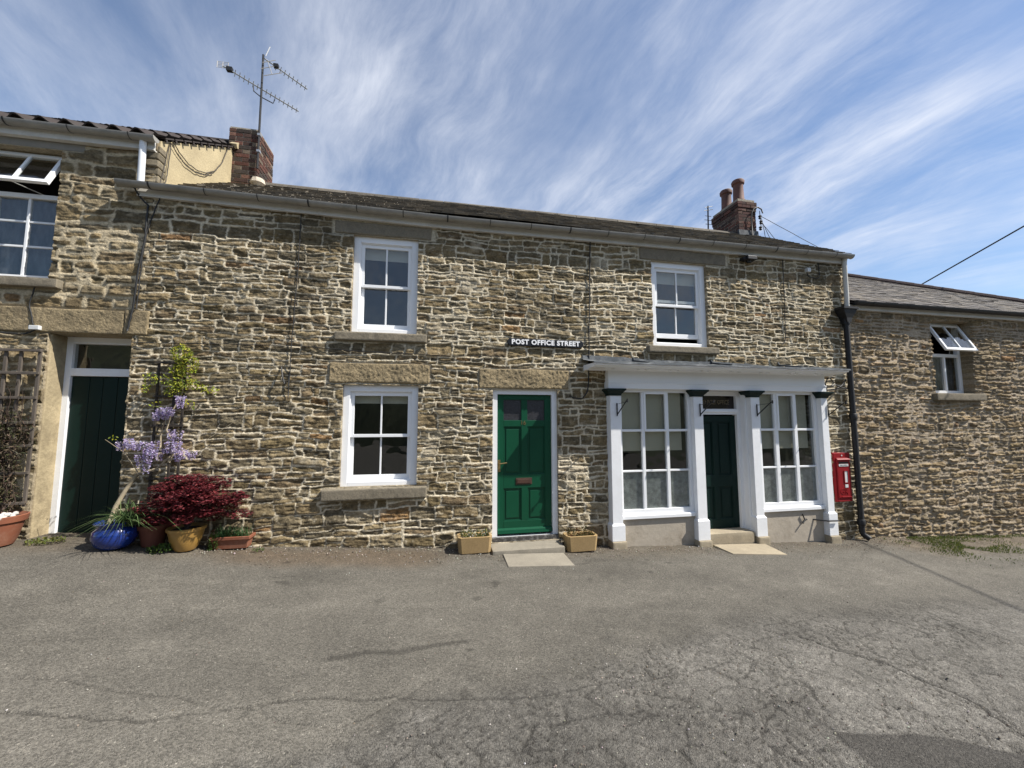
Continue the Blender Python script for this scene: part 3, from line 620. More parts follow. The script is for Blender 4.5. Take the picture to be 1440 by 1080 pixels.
# shopfront
ZB = lambda x: float(np.interp(x, [2.6, 6.4], [-.20, -.31]))
PIL = [(2.552, 2.710), (3.918, 4.076), (4.930, 5.072), (6.268, 6.395)]; PYB = -.15
for k, (a, b) in enumerate(PIL):
    zb = [-.10, -.165, -.165, -.225][k]
    s = MB().box(a, b, PYB, .06, .115, 1.972)
    pil = s.build('pilaster', M['oldwhite'], cot, .004)
    MB().prism([(PYB-.030, 2.065), (PYB-.030, 2.038), (PYB-.006, 1.975), (.02, 1.975), (.02, 2.065)], a-.002, b+.002) if 0 else None
    cp = MB(); mid = (a+b)/2; hw = (b-a)/2
    for z_0, z_1, e0, e1 in ((1.970, 1.992, .012, .016), (1.992, 2.045, .016, .060), (2.045, 2.072, .068, .068)):
        vs = []
        for zz, e in ((z_0, e0), (z_1, e1)): vs += [(a-e, PYB-e, zz), (b+e, PYB-e, zz), (b+e, .015, zz), (a-e, .015, zz)]
        cp.add(vs, ((0,3,2,1),(4,5,6,7),(0,1,5,4),(1,2,6,5),(2,3,7,6),(3,0,4,7)))
    cp.build('capital', M['capgreen'], pil, .002)
    bs = MB().box(a-.022, b+.022, PYB-.022, .05, zb, .115)
    vs = [(a-.020, PYB-.022, .1155), (b+.020, PYB-.022, .1155), (b+.020, .05, .1155), (a-.020, .05, .1155), (a-.001, PYB-.001, .14), (b+.001, PYB-.001, .14), (b+.001, .05, .14), (a-.001, .05, .14)]
    bs.add(vs, ((4,5,6,7),(0,1,5,4),(1,2,6,5),(3,0,4,7))); bs.build('pilaster_base', M['oldwhite'], pil, .004)
    stone_block('foot_stone', a-.025, b+.035, PYB-.05, .05, zb-.16, zb-.001, M['slab'], pil, seed=k, rough=.004, res=.02)
    xb = mid+.02 if k else mid+.012
    br = MB().tube([(a+.10 if k < 3 else a+.12, PYB-.012, 1.86), (a+.10 if k < 3 else a+.12, PYB-.012, 1.67)], .009, 6)
    xa = a+.10 if k < 3 else a+.12
    br.tube([(xa, PYB-.012, 1.69), (xa+.02, PYB-.26, 1.88), (xa+.02, PYB-.30, 1.885)], .008, 6).tube([(xa, PYB-.012, 1.845), (xa+.018, PYB-.25, 1.865)], .003, 5).tube([(xa+.02, PYB-.29, 1.86), (xa+.02, PYB-.29, 1.91)], .010, 6)
    br.build('lamp_bracket', M['black'], pil)
# entablature: architrave, frieze, cornice with lead roof
MB().box(2.530, 6.395, -.150, .10, 2.075, 2.175).box(2.536, 6.389, -.138, .10, 2.1755, 2.345).box(2.528, 6.397, -.158, .10, 2.155, 2.176).build('fascia_board', M['white'], cot, .004)
xa, xb = 2.20, 6.515
prof = [(-.142, 2.345), (-.17, 2.335), (-.19, 2.352), (-.40, 2.356), (-.405, 2.366), (-.44, 2.376), (-.45, 2.394), (-.45, 2.412), (.04, 2.425), (.04, 2.345)]
MB().prism(prof, xa, xb).build('cornice', M['white'], cot, .002)
cst = MB()  # white dots on the soffit, modelled as small drops in pairs
xk = 2.42
while xk < 6.4:
    for dx_ in (0, .13): cst.lathe([(.022, 2.353), (.024, 2.342), (.014, 2.330)], xk+dx_, -.285, 10)
    xk += .52
cst.each('cornice_dot', M['white'], cot, smooth=True)
nl = 90; lv = []
for i in range(nl+1):
    x = xa-.02+(xb+.02-xa+.02)*i/nl; wv = .008*math.sin(x*9)+.006*math.sin(x*23)+.004*random.random(); up_ = 2.565-.018*(x-2.2)+.012*math.sin(x*3.1)+.01*random.random()
    lv += [(x, -.012, up_+.0), (x, -.035, up_-.006+wv*.5), (x, -.05, 2.50-.012*(x-2.2)+wv), (x, -.25, 2.455+wv), (x, -.455, 2.420+wv*.3), (x, -.464, 2.396+wv*.4), (x, -.458, 2.394+wv*.4), (x, -.44, 2.41)]
lb = MB(); lb.add(lv, [(i*8+j, i*8+j+1, (i+1)*8+j+1, (i+1)*8+j) for i in range(nl) for j in range(7)])
for xx in (3.0, 4.35, 5.6): lb.tube([(xx, -.03, 2.56), (xx, -.06, 2.51), (xx+.01, -.25, 2.468), (xx+.01, -.45, 2.430)], .014, 8)
lb.build('lead_flashing', M['lead'], cot, smooth='auto')
# shop windows
def shop_window(x0, x1, cols, bx, z0=.305, z1=2.03, y=-.05):
    """cols: the x of the bar centres"""
    f = MB().ring(x0, x1, .245, 2.075, cols[0][0]-x0, x1-cols[-1][1], z0-.245, 2.075-z1, y-.02, y+.06)
    rows = [(z0, .845), (.872, 1.44), (1.475, z1)]
    for (a0, a1), (b0, b1) in zip(cols[:-1], cols[1:]): f.box(a1, b0, y-.012, y+.04, z0, z1)
    for (a0, a1) in cols:
        f.box(a0, a1, y-.008, y+.036, .845, .872); f.box(a0, a1, y-.008, y+.036, 1.44, 1.475)
    a0, a1 = cols[1]; f.ring(a0-.012, a1+.012, 1.44, z1+.004, .03, .03, .03, .03, y-.028, y+.0)   # top-hung vent
    win = f.build('window', M['white'], cot, .003)
    g = MB(); fr = MB()
    for ci_, (a0, a1) in enumerate(cols):
        for ri, (b0, b1) in enumerate(rows):
            if ri == 0: fr.box(a0-.003, a1+.003, y+.030, y+.033, b0-.003, b1+.003)
            g.box(a0-.003, a1+.003, y+.020, y+.024, b0-.003, b1+.003)
    g.build('pane', M['glass'], win); fr.build('frosted_film', M['frost'], win)
    MB().box(bx[0], bx[1], y+.065, y+.068, 1.17, z1+.03).box(bx[0], bx[1], y+.062, y+.072, 1.15, 1.17).build('blind', M['darkblind'], win)
    MB().prism([(-.112, .178), (-.112, .222), (-.104, .234), (-.05, .2445), (.02, .2445), (.02, .175)], x0+.001, x1-.001).build('shop_sill', M['white'], win, .003)
    return win
shop_window(2.712, 3.917, [(2.768, 3.096), (3.142, 3.494), (3.543, 3.866)], (2.72, 3.80))
shop_window(5.074, 6.267, [(5.169, 5.439), (5.502, 5.811), (5.871, 6.205)], (5.09, 6.14))
MB().box(2.712, 3.917, -.078, .08, -.55, .1745).box(5.074, 6.267, -.078, .08, -.55, .1745).each('stall_riser', M['stall'], cot, .004)
# panelled linings between windows and door
b = MB().box(4.905, 4.929, -.06, .16, -.17, 2.072).box(4.897, 4.905, -.045, .02, -.17, 2.07).box(4.899, 4.905, .04, .055, -.17, 2.07)
b.box(4.035, 4.075, .05, .16, -.17, 2.072).box(4.075, 4.905, .06, .16, 2.0, 2.072).box(4.075, 4.84, .05, .16, 1.70, 1.79).box(4.075, 4.86, .03, .16, 1.735, 1.765).box(4.84, 4.905, .05, .16, -.17, 2.0)
b.box(2.705, 3.92, .0, .06, 2.068, 2.09).box(5.07, 6.27, .0, .06, 2.068, 2.09)
b.build('shop_door_frame', M['white'], cot, .004)
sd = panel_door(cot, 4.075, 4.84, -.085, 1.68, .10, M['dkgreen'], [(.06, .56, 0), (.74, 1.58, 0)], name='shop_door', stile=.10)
fl = MB().box(4.075, 4.84, .105, .112, 1.79, 2.0).build('fanlight', mat('fanlight_glass', (.014, .009, .008), .12, .2, 5), cot)
text_mesh('fanlight_lettering', 'OLD POST OFFICE', .10, (4.47, .104, 1.895), M['gold'], fl, .001, fitw=.56)
stone_block('shop_door_step', 4.08, 4.885, -.15, .12, -.30, -.088, M['slab'], cot, seed=14, rough=.003, res=.025)

# eaves
za = lambda x: float(rowz(x))
b = MB(); n = 20
for i in range(n):
    xa_, xb_ = -3.62+i*(10.72/n), -3.62+(i+1)*(10.72/n)
    b.add([(xa_, -.062, za(xa_)-.005), (xb_, -.062, za(xb_)-.005), (xb_, -.062, za(xb_)+.12), (xa_, -.062, za(xa_)+.12),
           (xa_, -.035, za(xa_)-.005), (xb_, -.035, za(xb_)-.005), (xb_, -.035, za(xb_)+.12), (xa_, -.035, za(xa_)+.12)],
          ((0,1,2,3),(0,4,5,1),(3,2,6,7),(4,7,6,5),(0,3,7,4),(1,5,6,2)))
    b.add([(xa_, -.036, za(xa_)-.004), (xb_, -.036, za(xb_)-.004), (xb_, .02, za(xb_)-.004), (xa_, .02, za(xa_)-.004)], ((0,1,2,3),))
b.build('eaves_board', M['fascia'], cot)
gutter(cot, -3.78, 7.14, lambda x: za(x)+.115)
# right end stub of the gutter
MB().tube([(7.045, -.10, 4.42), (7.045, -.085, 4.36), (7.045, -.075, 3.52)], .036, 16).build('downpipe', M['fascia'], cot, smooth='auto')
# roof slates
def slate_roof(name, parent, xa_, xb_, y0, z0, y1, z1, mt, gauge=.17, wmin=.16, wmax=.34, seed=1, clip=None, wav=0.02, th=.012, pal=None):
    rs = np.random.RandomState(seed); Ls = math.hypot(y1-y0, z1-z0); uy, uz = (y1-y0)/Ls, (z1-z0)/Ls; ny, nz_ = -uz, uy; b = MB(); s = 0; r = 0
    pal = pal or [(.165, .145, .115), (.145, .128, .104), (.20, .175, .14), (.155, .13, .096), (.125, .112, .094)]
    while s < Ls-.03:
        x = xa_-rs.rand()*.2
        while x < xb_:
            ww = rs.uniform(wmin, wmax); a_, b_ = max(x, xa_), min(x+ww-.006, xb_); x += ww
            if b_-a_ < .03: continue
            if clip:
                lo_, hi_ = clip(s+gauge/2)
                a_, b_ = max(a_, lo_), min(b_, hi_)
                if b_-a_ < .02: continue
            sag = wav*math.sin((a_-xa_)*.9+seed)+.0022*rs.randn(); j = rs.uniform(-.012, .012); t_ = th*rs.uniform(.7, 1.6); lift = th*1.0+.004+rs.rand()*.005
            c = np.array(pal[rs.randint(len(pal))])*rs.uniform(.7, 1.3)
            def P_(xx, ss, h_): return (xx, y0+uy*ss+ny*h_, z0+uz*ss+nz_*h_+sag)
            s0, s1 = max(s+j, -.03), min(s+gauge*1.45, Ls)
            vs = [P_(a_, s0, lift), P_(b_, s0, lift), P_(b_, s1, .004), P_(a_, s1, .004), P_(a_, s0, lift+t_), P_(b_, s0, lift+t_), P_(b_, s1, .004+t_), P_(a_, s1, .004+t_)]
            b.add(vs, ((0,3,2,1),(4,5,6,7),(0,1,5,4),(1,2,6,5),(2,3,7,6),(3,0,4,7)), tuple(c))
        s += gauge*(1 if s < Ls*.5 else .85); r += 1
    return b
RY, RZ = 2.0, 5.84
rb = slate_roof('roof', cot, -3.46, 7.14, -.13, 4.475, RY, RZ-.02, M['slate'], seed=4, gauge=.125, wmin=.11, wmax=.24)
rb.add([(-3.44, -.12, 4.44), (7.12, -.12, 4.44), (7.12, RY, RZ-.05), (-3.44, RY, RZ-.05)], ((0,1,2,3),), (.06, .05, .04))
rb.add([(-3.44, RY, RZ-.03), (7.12, RY, RZ-.03), (7.12, 4.12, 4.47), (-3.44, 4.12, 4.47)], ((0,1,2,3),), (.10, .085, .065))
x = -3.0
while x < 7.1:                                             # ridge stones
    l_ = random.uniform(.38, .5); e = min(x+l_-.01, 7.13); c = random.uniform(.08, .14)
    rb.prism([(RY-.15, RZ-.085), (RY-.13, RZ-.04), (RY-.03, RZ+.03), (RY+.03, RZ+.03), (RY+.15, RZ-.05), (RY, RZ-.04)], x, e, (c, c*.88, c*.7)); x += l_
roof = rb.build('roof', M['slate'], cot)
# chimneys
def chimney(parent, x0, x1, y0, y1, z0, z1, seed, pal, cap=True):
    rs = np.random.RandomState(seed); b = MB(); g = .010
    b.box(x0+.008, x1-.008, y0+.008, y1-.008, z0, z1-.004, (.30, .265, .21)); z = z0; r = 0; H_ = .075
    nr = int((z1-z0)/H_)
    for r in range(nr):
        z = z0+r*H_; out_ = .0
        if cap and r >= nr-3: out_ = .022 if r > nr-3 else .012
        for (ax, s0, s1) in (('x', x0-out_, x1+out_), ('y', y0-out_, y1+out_)):
            for side in (0, 1):
                t = s0-(0 if (r+(ax == 'y')) % 2 else .11)
                while t < s1:
                    a_, b_ = max(t, s0), min(t+.215, s1); t += .225
                    if b_-a_ < .03: continue
                    c = tuple(np.array(pal[rs.randint(len(pal))])*rs.uniform(.7, 1.25)); j = rs.uniform(-.004, .004)
                    if ax == 'x':
                        (ya, yb) = (y0-out_+j, y0+.1) if side == 0 else (y1-.1, y1+out_+j); b.box(a_, b_, ya, yb, z, z+H_-g, c)
                    else:
                        (xa_, xb_) = (x0-out_+j, x0+.1) if side == 0 else (x1-.1, x1+out_+j); b.box(xa_, xb_, a_+.002, b_-.002, z+.0008, z+H_-g-.0008, c)
    return b.build('chimney', M['brick'], parent, .003, segs=1)
PB = [(.105, .048, .036), (.14, .075, .054), (.07, .042, .034), (.15, .115, .085), (.05, .040, .034)]
ch1p = PB
ch2 = chimney(roof, 6.63, 7.08, 1.78, 2.60, 5.30, 6.56, 2, [(.085, .042, .036), (.12, .055, .042), (.06, .038, .033), (.10, .07, .058), (.14, .085, .066)])
for i, (yy, zt) in enumerate(((2.0, 7.12), (2.38, 7.10))):
    MB().lathe([(.150, 6.50), (.150, 6.60), (.115, 6.66), (.105, 6.95), (.108, zt-.11), (.132, zt-.09), (.138, zt-.03), (.12, zt), (.09, zt), (.09, zt-.25)], 6.855, yy, 24).build('chimney_pot', M['chpot'], roof, smooth='auto')
MB().prism([(1.74, 5.66), (1.70, 5.62), (1.70, 5.60), (1.80, 5.66), (1.80, 5.82), (1.755, 5.82)], 6.60, 7.10).build('chimney_flashing', M['lead'], roof)

# ------------------------------------------------------------------ left house
lh = thing('stone_house', 'taller rubble stone house at the left edge with open casement and dark plank side door', 'house', (-5.5, 0, 0))
WL = (-5.62, -4.46, 3.275, 4.885); WD = (-4.405, -3.565, .2, 2.635); WG = (-5.9, -4.87, 1.25, 2.63)
fl2 = [(-4.95, -3.4, 2.64, 2.93), (-5.75, -4.32, 3.15, 3.27), (-5.8, -4.25, 4.89, 5.12)]
fld = stone_field(-7.6, -3.47, -.1, 5.14, .0135, .0105, 40, hmin=.08, hmax=.19, wmin=.16, wmax=.5, strap=.75, crag=1.25, flats=fl2, joint=.019, mort=(.46, .385, .26))
wall_mesh('front_wall', fld, [WL, WD, WG], M['stone'], lh, y=.0, depth=.30, cut=lambda x, z: (x > -3.556) & (z < 2.66))
stone_block('door_lintel', -4.90, -3.66, -.034, .26, 2.64, 2.925, M['dressed'], lh, seed=4, rough=.009, res=.013)
stone_block('door_lintel', -3.655, -3.405, -.038, .20, 2.645, 2.945, M['dressed'], lh, seed=7, rough=.009, res=.013)
stone_block('door_lintel', -6.3, -4.905, -.030, .26, 2.64, 2.92, M['dressed'], lh, seed=5, rough=.009, res=.013)
stone_block('window_sill', -5.75, -4.325, -.09, .14, 3.16, 3.268, M['sill'], lh, seed=8, rough=.003, res=.02)
stone_block('window_lintel', -5.8, -4.22, -.012, .20, 4.888, 5.10, mat('grey_cement_lintel', (.22, .205, .175), .95, .15, 4, .003, 30), lh, seed=8, rough=.003, res=.03)
MB().box(-4.47, -4.392, .006, .29, .18, 2.638).build('rendered_pier', mat('dirty_cream_render', (0.36, 0.295, 0.185), .95, .2, 3, .008, 25, spec=.15, dirt=(.17, .135, .085), dirt_amt=.75, dscale=4, fine=.12), lh, .02)
# body
b = MB().box(-9.0, -3.60, 3.85, 4.0, 0, 5.1).box(-9.0, -8.9, .05, 3.85, 0, 5.1).box(-9, -7.6, 0, .2, -.1, 5.1)
b.build('side_wall', M['dressed'], lh)
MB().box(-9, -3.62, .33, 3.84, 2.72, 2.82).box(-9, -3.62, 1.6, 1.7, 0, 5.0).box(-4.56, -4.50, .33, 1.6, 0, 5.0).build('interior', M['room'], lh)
# party gable above the cottage roof
PX = -3.45
gv = [(PX, .0, 4.45), (PX, 4.0, 4.4), (PX, 4.0, 5.20), (PX, 2.0, 6.46), (PX, .0, 5.16)]
b = MB().add(gv+[(PX-.18, y, z) for _, y, z in gv], ((0,1,2,3,4), (9,8,7,6,5), (0,4,9,5), (4,3,8,9), (3,2,7,8), (2,1,6,7)))
b.build('party_gable', M['render'], lh)
gvr = MB()
for i in range(6):
    yy = -.03+random.uniform(-.02, .02); gvr.box(PX-.17+random.uniform(-.01, .01), PX+.012, yy, .12, 4.50+i*.1, 4.50+i*.1+.085, tuple(np.array((.2, .17, .12))*random.uniform(.6, 1.2)))
gvr.build('quoin', M['brick'], lh, .012)
# pantile roof
def pantiles(xa_, xb_, y0, z0, y1, z1):
    Ls = math.hypot(y1-y0, z1-z0); uy, uz = (y1-y0)/Ls, (z1-z0)/Ls; ny, nz_ = -uz, uy; b = MB(); g = .30; nr = int(Ls/g)
    xs_ = np.arange(xa_, xb_, .028)
    for r in range(nr+1):
        vs = []
        for x_ in xs_:
            ph = (x_ % .245)/.245; hgt = .045*math.sin(ph*math.pi*2)*(1 if ph < .5 else .55)
            for (ss, hh) in ((r*g-.02, .040), (min((r+1)*g+.03, Ls+.03), .012)):
                vs.append((x_, y0+uy*ss+ny*(hgt+hh), z0+uz*ss+nz_*(hgt+hh)))
            vs.append((x_, y0+uy*(r*g-.02)+ny*(hgt+.022), z0+uz*(r*g-.02)+nz_*(hgt+.022)))
        k = len(xs_); b.add(vs, [(3*i, 3*i+3, 3*i+4, 3*i+1) for i in range(k-1)]+[(3*i+2, 3*i+5, 3*i+3, 3*i) for i in range(k-1)])
    return b
b = pantiles(-9.0, -3.42, -.12, 5.13, 2.0, 6.50)
b.add([(-9, -.10, 5.11), (-3.45, -.10, 5.11), (-3.45, 2.0, 6.47), (-9, 2.0, 6.47)], ((0,1,2,3),)).add([(-9, 2.0, 6.5), (-3.43, 2.0, 6.5), (-3.43, 4.15, 5.12), (-9, 4.15, 5.12)], ((0,1,2,3),))
b.tube([(-9, 2.0, 6.50), (-3.42, 2.0, 6.50)], .10, 12)
yy = .02
while yy < 1.95:                                            # verge tiles lapping the gable
    zz = 5.16+(yy)*.645; Mx = Matrix.Translation((PX+.012, yy, zz+.035)) @ Matrix.Rotation(math.atan(.645), 4, 'X')
    b.box(-.12, .03, 0, .19, -.004, .014, None, Mx); b.box(.012, .03, 0, .035, -.04, 0, None, Mx); yy += .185
pr_ = b.build('roof', M['tile'], lh)
MB().prism([(1.66, 6.33), (1.70, 6.27), (1.98, 6.40), (2.0, 6.48), (1.78, 6.44)], PX-.02, PX+.09).build('mortar_fillet', M['render'], pr_)
ch1 = chimney(pr_, -3.52, -3.055, 1.74, 2.40, 5.55, 6.70, 3, PB, cap=False)
b = MB(); b.lathe([(.05, 5.62), (.12, 5.68), (.10, 5.76), (.03, 5.78)], -3.02, 1.72, 9, col=(1, 1, 1))
b.build('mortar_lump', mat('pale_mortar', (.55, .48, .38), .95, .2, 20, .01, 40), pr_)
# gutter of left house
MB().box(-9, -3.47, -.075, -.045, 4.985, 5.10).box(-9, -3.47, -.045, .02, 4.985, 5.0).build('eaves_board', M['fascia'], lh)
gutter(lh, -9, -3.42, lambda x: 5.115+.0*(x), y=-.13, r=.056, bracket=.62, name='gutter')
MB().tube([(-3.575, -.10, 5.07), (-3.575, -.085, 4.54)], .036, 16).build('downpipe', mat('white_pvc', (.72, .74, .76), .35, .05, 3), lh, smooth='auto')
# open casement
y = .13; x0, x1, z0, z1 = WL
f = MB().ring(x0, x1, z0, z1, .06, .075, .075, .035, y, y+.07); zt = 4.345
f.box(x0+.06, x1-.075, y, y+.07, zt-.03, zt+.025)
cx = [-4.862, -5.182]
for c_ in cx: f.box(c_-.014, c_+.014, y+.015, y+.05, z0+.075, zt-.03)
for zz in (3.712, 4.022): 
    for a_, b_ in ((x0+.06, cx[1]-.014), (cx[1]+.014, cx[0]-.014), (cx[0]+.014, x1-.075)): f.box(a_, b_, y+.018, y+.047, zz-.012, zz+.012)
win = f.build('window', M['white'], lh, .003)
MB().box(x0+.05, x1-.06, y+.03, y+.034, z0+.06, zt-.02).build('pane', M['glass'], win)
MB().box(x0, x1, y+.10, y+.103, z0, zt).build('net_curtain', M['curtain'], win)
def awning(win, x0, x1, ztop, ytop, zbot, ybot, bars, par='open_sash'):
    Ls = math.hypot(ztop-zbot, ytop-ybot); th = math.atan2(ytop-ybot, ztop-zbot)
    Mx = Matrix.Translation((0, ytop, ztop)) @ Matrix.Rotation(-th, 4, 'X')
    b = MB()
    for q in ((x0, x0+.045, -.02, .02, -Ls, 0), (x1-.045, x1, -.02, .02, -Ls, 0), (x0+.045, x1-.045, -.02, .02, -.045, 0), (x0+.045, x1-.045, -.02, .02, -Ls, -Ls+.05)): b.box(*q, M=Mx)
    for c_ in bars: b.box(c_-.013, c_+.013, -.016, .016, -Ls+.05, -.045, M=Mx)
    o = b.build(par, M['white'], win, .003)
    MB().box(x0+.035, x1-.035, -.002, .002, -Ls+.04, -.035, M=Mx).build('sash_pane', M['glass'], o)
awning(win, x0+.05, x1-.05, 4.86, .12, 4.41, -.085, [-4.86, -5.18])
MB().tube([(-4.72, .14, 4.37), (-4.95, -.04, 4.44)], .005, 6).build('casement_stay', M['alu'], win)
# ground floor window sliver
x0, x1, z0, z1 = WG
f = MB().ring(x0, x1, z0, z1, .07, .07, .07, .07, .10, .17).box((x0+x1)/2-.015, (x0+x1)/2+.015, .11, .16, z0+.07, z1-.07)
for zz in (1.7, 2.15): f.box(x0+.07, x1-.07, .112, .158, zz-.012, zz+.012)
wg = f.build('window', M['white'], lh, .003); MB().box(x0+.06, x1-.06, .13, .134, z0+.06, z1-.06).build('pane', M['glass'], wg)
# plank door
y = .25
MB().box(-4.42, -4.33, y-.03, y+.07, .2, 2.635).box(-4.33, -3.50, y-.03, y+.07, 2.555, 2.635).box(-4.33, -3.50, y-.03, y+.07, 2.155, 2.25).box(-3.585, -3.50, y-.03, y+.07, .2, 2.555).build('door_frame', M['oldwhite'], lh, .004)
b = MB(); xx = -4.328; ws = [.185, .14, .155, .135, .13]
for w_ in ws: b.box(xx+.0015, xx+w_-.0015, y, y+.03, .245, 2.15); xx += w_
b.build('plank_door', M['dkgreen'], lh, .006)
MB().box(-4.33, -3.585, y+.01, y+.014, 2.25, 2.555).build('fanlight', M['glass'], lh)
MB().box(-4.33, -3.585, y+.05, y+.054, 2.25, 2.555).build('fanlight_board', mat('brown_board', (.05, .038, .025), .9, .3, 30, stretch=(1, 1, 6)), lh)
stone_block('door_step', -4.40, -3.57, -.12, .30, .10, .215, M['slab'], lh, seed=22, rough=.004, res=.03)

# ------------------------------------------------------------------ right outbuilding
rh = thing('stone_outbuilding', 'lower rubble stone building right of the black downpipe with one open window and slate roof', 'building', (10, 0, 0))
WR = (9.0, 9.955, 2.10, 3.45)
fl3 = [(8.88, 10.12, 1.95, 2.095)]
fld = stone_field(7.02, 14.6, -.75, 3.62, .0150, .0105, 70, hmin=.055, hmax=.13, wmin=.12, wmax=.38, strap=.40, crag=1.6, flats=fl3, joint=.012, mort=(.31, .265, .195))
fld[5][:] *= np.array([1.16, 1.12, 1.12])
wall_mesh('front_wall', fld, [WR], M['stone'], rh, y=.015, depth=.30, cut=lambda x, z: (z > 3.6))
stone_block('window_sill', 8.905, 10.085, -.075, .12, 1.965, 2.092, M['sill'], rh, seed=31, rough=.004, res=.02)
MB().box(7.1, 14.6, 6.4, 6.6, -.8, 3.6).box(14.5, 14.62, .05, 6.4, -.8, 3.6).build('side_wall', M['dressed'], rh)
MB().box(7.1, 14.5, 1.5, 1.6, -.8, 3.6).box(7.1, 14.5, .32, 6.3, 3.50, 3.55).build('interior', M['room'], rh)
x0, x1, z0, z1 = WR; y = .17
f = MB().ring(x0, x1, z0, z1, .20, .055, .06, .04, y, y+.07).box(9.20, 9.90, y, y+.07, 2.80, 2.86).box(9.535, 9.575, y+.004, y+.06, 2.16, 2.80)
win = f.build('window', M['white'], rh, .003); MB().box(9.18, 9.92, y+.03, y+.034, 2.14, 2.84).build('pane', M['glass'], win)
MB().box(9.05, 9.93, y+.12, y+.123, 2.14, 2.84).build('net_curtain', M['curtain'], win)
awning(win, 9.17, 9.93, 3.42, .165, 2.885, -.095, [9.55])
MB().tube([(9.7, .18, 2.86), (9.45, .02, 2.91)], .005, 6).build('casement_stay', M['alu'], win)
MB().box(7.12, 14.72, -.060, -.045, 3.535, 3.62).box(7.12, 14.72, -.045, .04, 3.535, 3.548).build('eaves_board', M['fascia'], rh)
gutter(rh, 7.15, 14.8, lambda x: 3.655, y=-.125, r=.062, mt=M['black'], bracket=.8, smt=M['black'])
EZ = 3.66; HY, HZ, HX = 3.25, 5.62, 11.25
clip = lambda s: (7.0, 14.72-(s*math.cos(math.atan2(HZ-EZ, HY+.12)))*(14.72-HX)/(HY+.12))
rb = slate_roof('roof', rh, 7.10, 14.7, -.12, EZ, HY, HZ, M['slate'], seed=8, gauge=.13, wmin=.14, wmax=.26, clip=clip, wav=.004, th=.007, pal=[(.13, .115, .10), (.115, .105, .095), (.16, .14, .115), (.10, .09, .085)])
rb.add([(7.1, -.11, EZ-.02), (14.7, -.11, EZ-.02), (HX, HY, HZ-.02), (7.1, HY, HZ-.02)], ((0,1,2,3),), (.06, .055, .05))
rb.add([(14.7, -.11, EZ-.01), (14.7, 6.6, EZ-.01), (HX, HY, HZ-.01)], ((0,1,2),), (.10, .09, .08)).add([(7.1, HY, HZ), (HX, HY, HZ), (14.7, 6.6, EZ), (7.1, 6.6, EZ)], ((0,1,2,3),), (.1, .09, .08))
for k in range(14):                                         # hip tiles, dark red
    t0, t1 = k/14, (k+1)/14-.006
    rb.tube([(14.72+(HX-14.72)*t, -.12+(HY+.12)*t, EZ+.03+(HZ-EZ)*t+.006*(1-(t-t0)*14)) for t in (t0, t1+.006)], .075, 8, (.085, .06, .055))
for k in range(10): rb.tube([(7.1+.415*k, HY, HZ+.03), (7.1+.415*(k+1), HY, HZ+.025)], .075, 8, (.085, .06, .055))
rb.build('roof', M['slate'], rh)

# black downpipe with hopper head, between the two buildings
dp = thing('drain_pipe', 'black cast iron downpipe with hopper head between cottage and outbuilding', 'drainpipe', (7.0, -.08, -.35))
b = MB(); b.tube([(6.985, -.085, 3.42), (6.985, -.085, -.22), (6.995, -.10, -.27), (7.03, -.17, -.32)], .042, 16)
b.build('pipe', M['black'], dp, smooth='auto')
c = MB()
for zz in (3.25, 1.62, -.12): c.lathe([(.054, zz), (.056, zz+.01), (.056, zz+.09), (.048, zz+.10)], 6.985, -.085, 16)
c.each('pipe_collar', M['black'], dp, smooth='auto')
hv = []; lvl = [(3.28, .045, .05), (3.36, .06, .055), (3.44, .115, .075), (3.50, .135, .085), (3.505, .155, .10), (3.545, .155, .10)]
for zz, hx, hy in lvl: hv += [(6.99-hx, -.09-hy, zz), (6.99+hx, -.09-hy, zz), (6.99+hx, -.01, zz), (6.99-hx, -.01, zz)]
MB().add(hv, [(4*i+j, 4*i+(j+1) % 4, 4*i+4+(j+1) % 4, 4*i+4+j) for i in range(5) for j in range(4)]+[(0, 3, 2, 1)]).build('hopper_head', M['black'], dp, .006)

# ------------------------------------------------------------------ signs, post box and fittings
sg = thing('street_sign', 'black cast street name sign with raised white capitals above the green front door', 'sign', (1.62, -.03, 2.73))
hx, hz = .575, .055; xc, zc_ = 1.62, 2.732; tl = -.002
b = MB(); pr = [(-hx+.03, -hz), (hx-.03, -hz), (hx, -hz+.035), (hx, hz-.035), (hx-.03, hz), (-hx+.03, hz), (-hx, hz-.035), (-hx, -hz+.035)]
b.add([(xc+p[0], -.050, zc_+p[1]) for p in pr]+[(xc+p[0], -.022, zc_+p[1]) for p in pr], [tuple(range(8)), tuple(range(8, 16))[::-1]]+[(i, i+8, (i+1) % 8+8, (i+1) % 8) for i in range(8)])
b.build('sign_plate', M['signblack'], sg, .006)
t_ = text_mesh('sign_lettering', 'POST OFFICE STREET', .095, (xc, -.053, zc_), M['signwhite'], sg, .002, offset=.0042, space=1.12, fitw=1.03)
MB().box(xc-hx+.05, xc+hx-.05, -.026, .0, zc_-.02, zc_+.02).build('sign_backing', M['signblack'], sg)

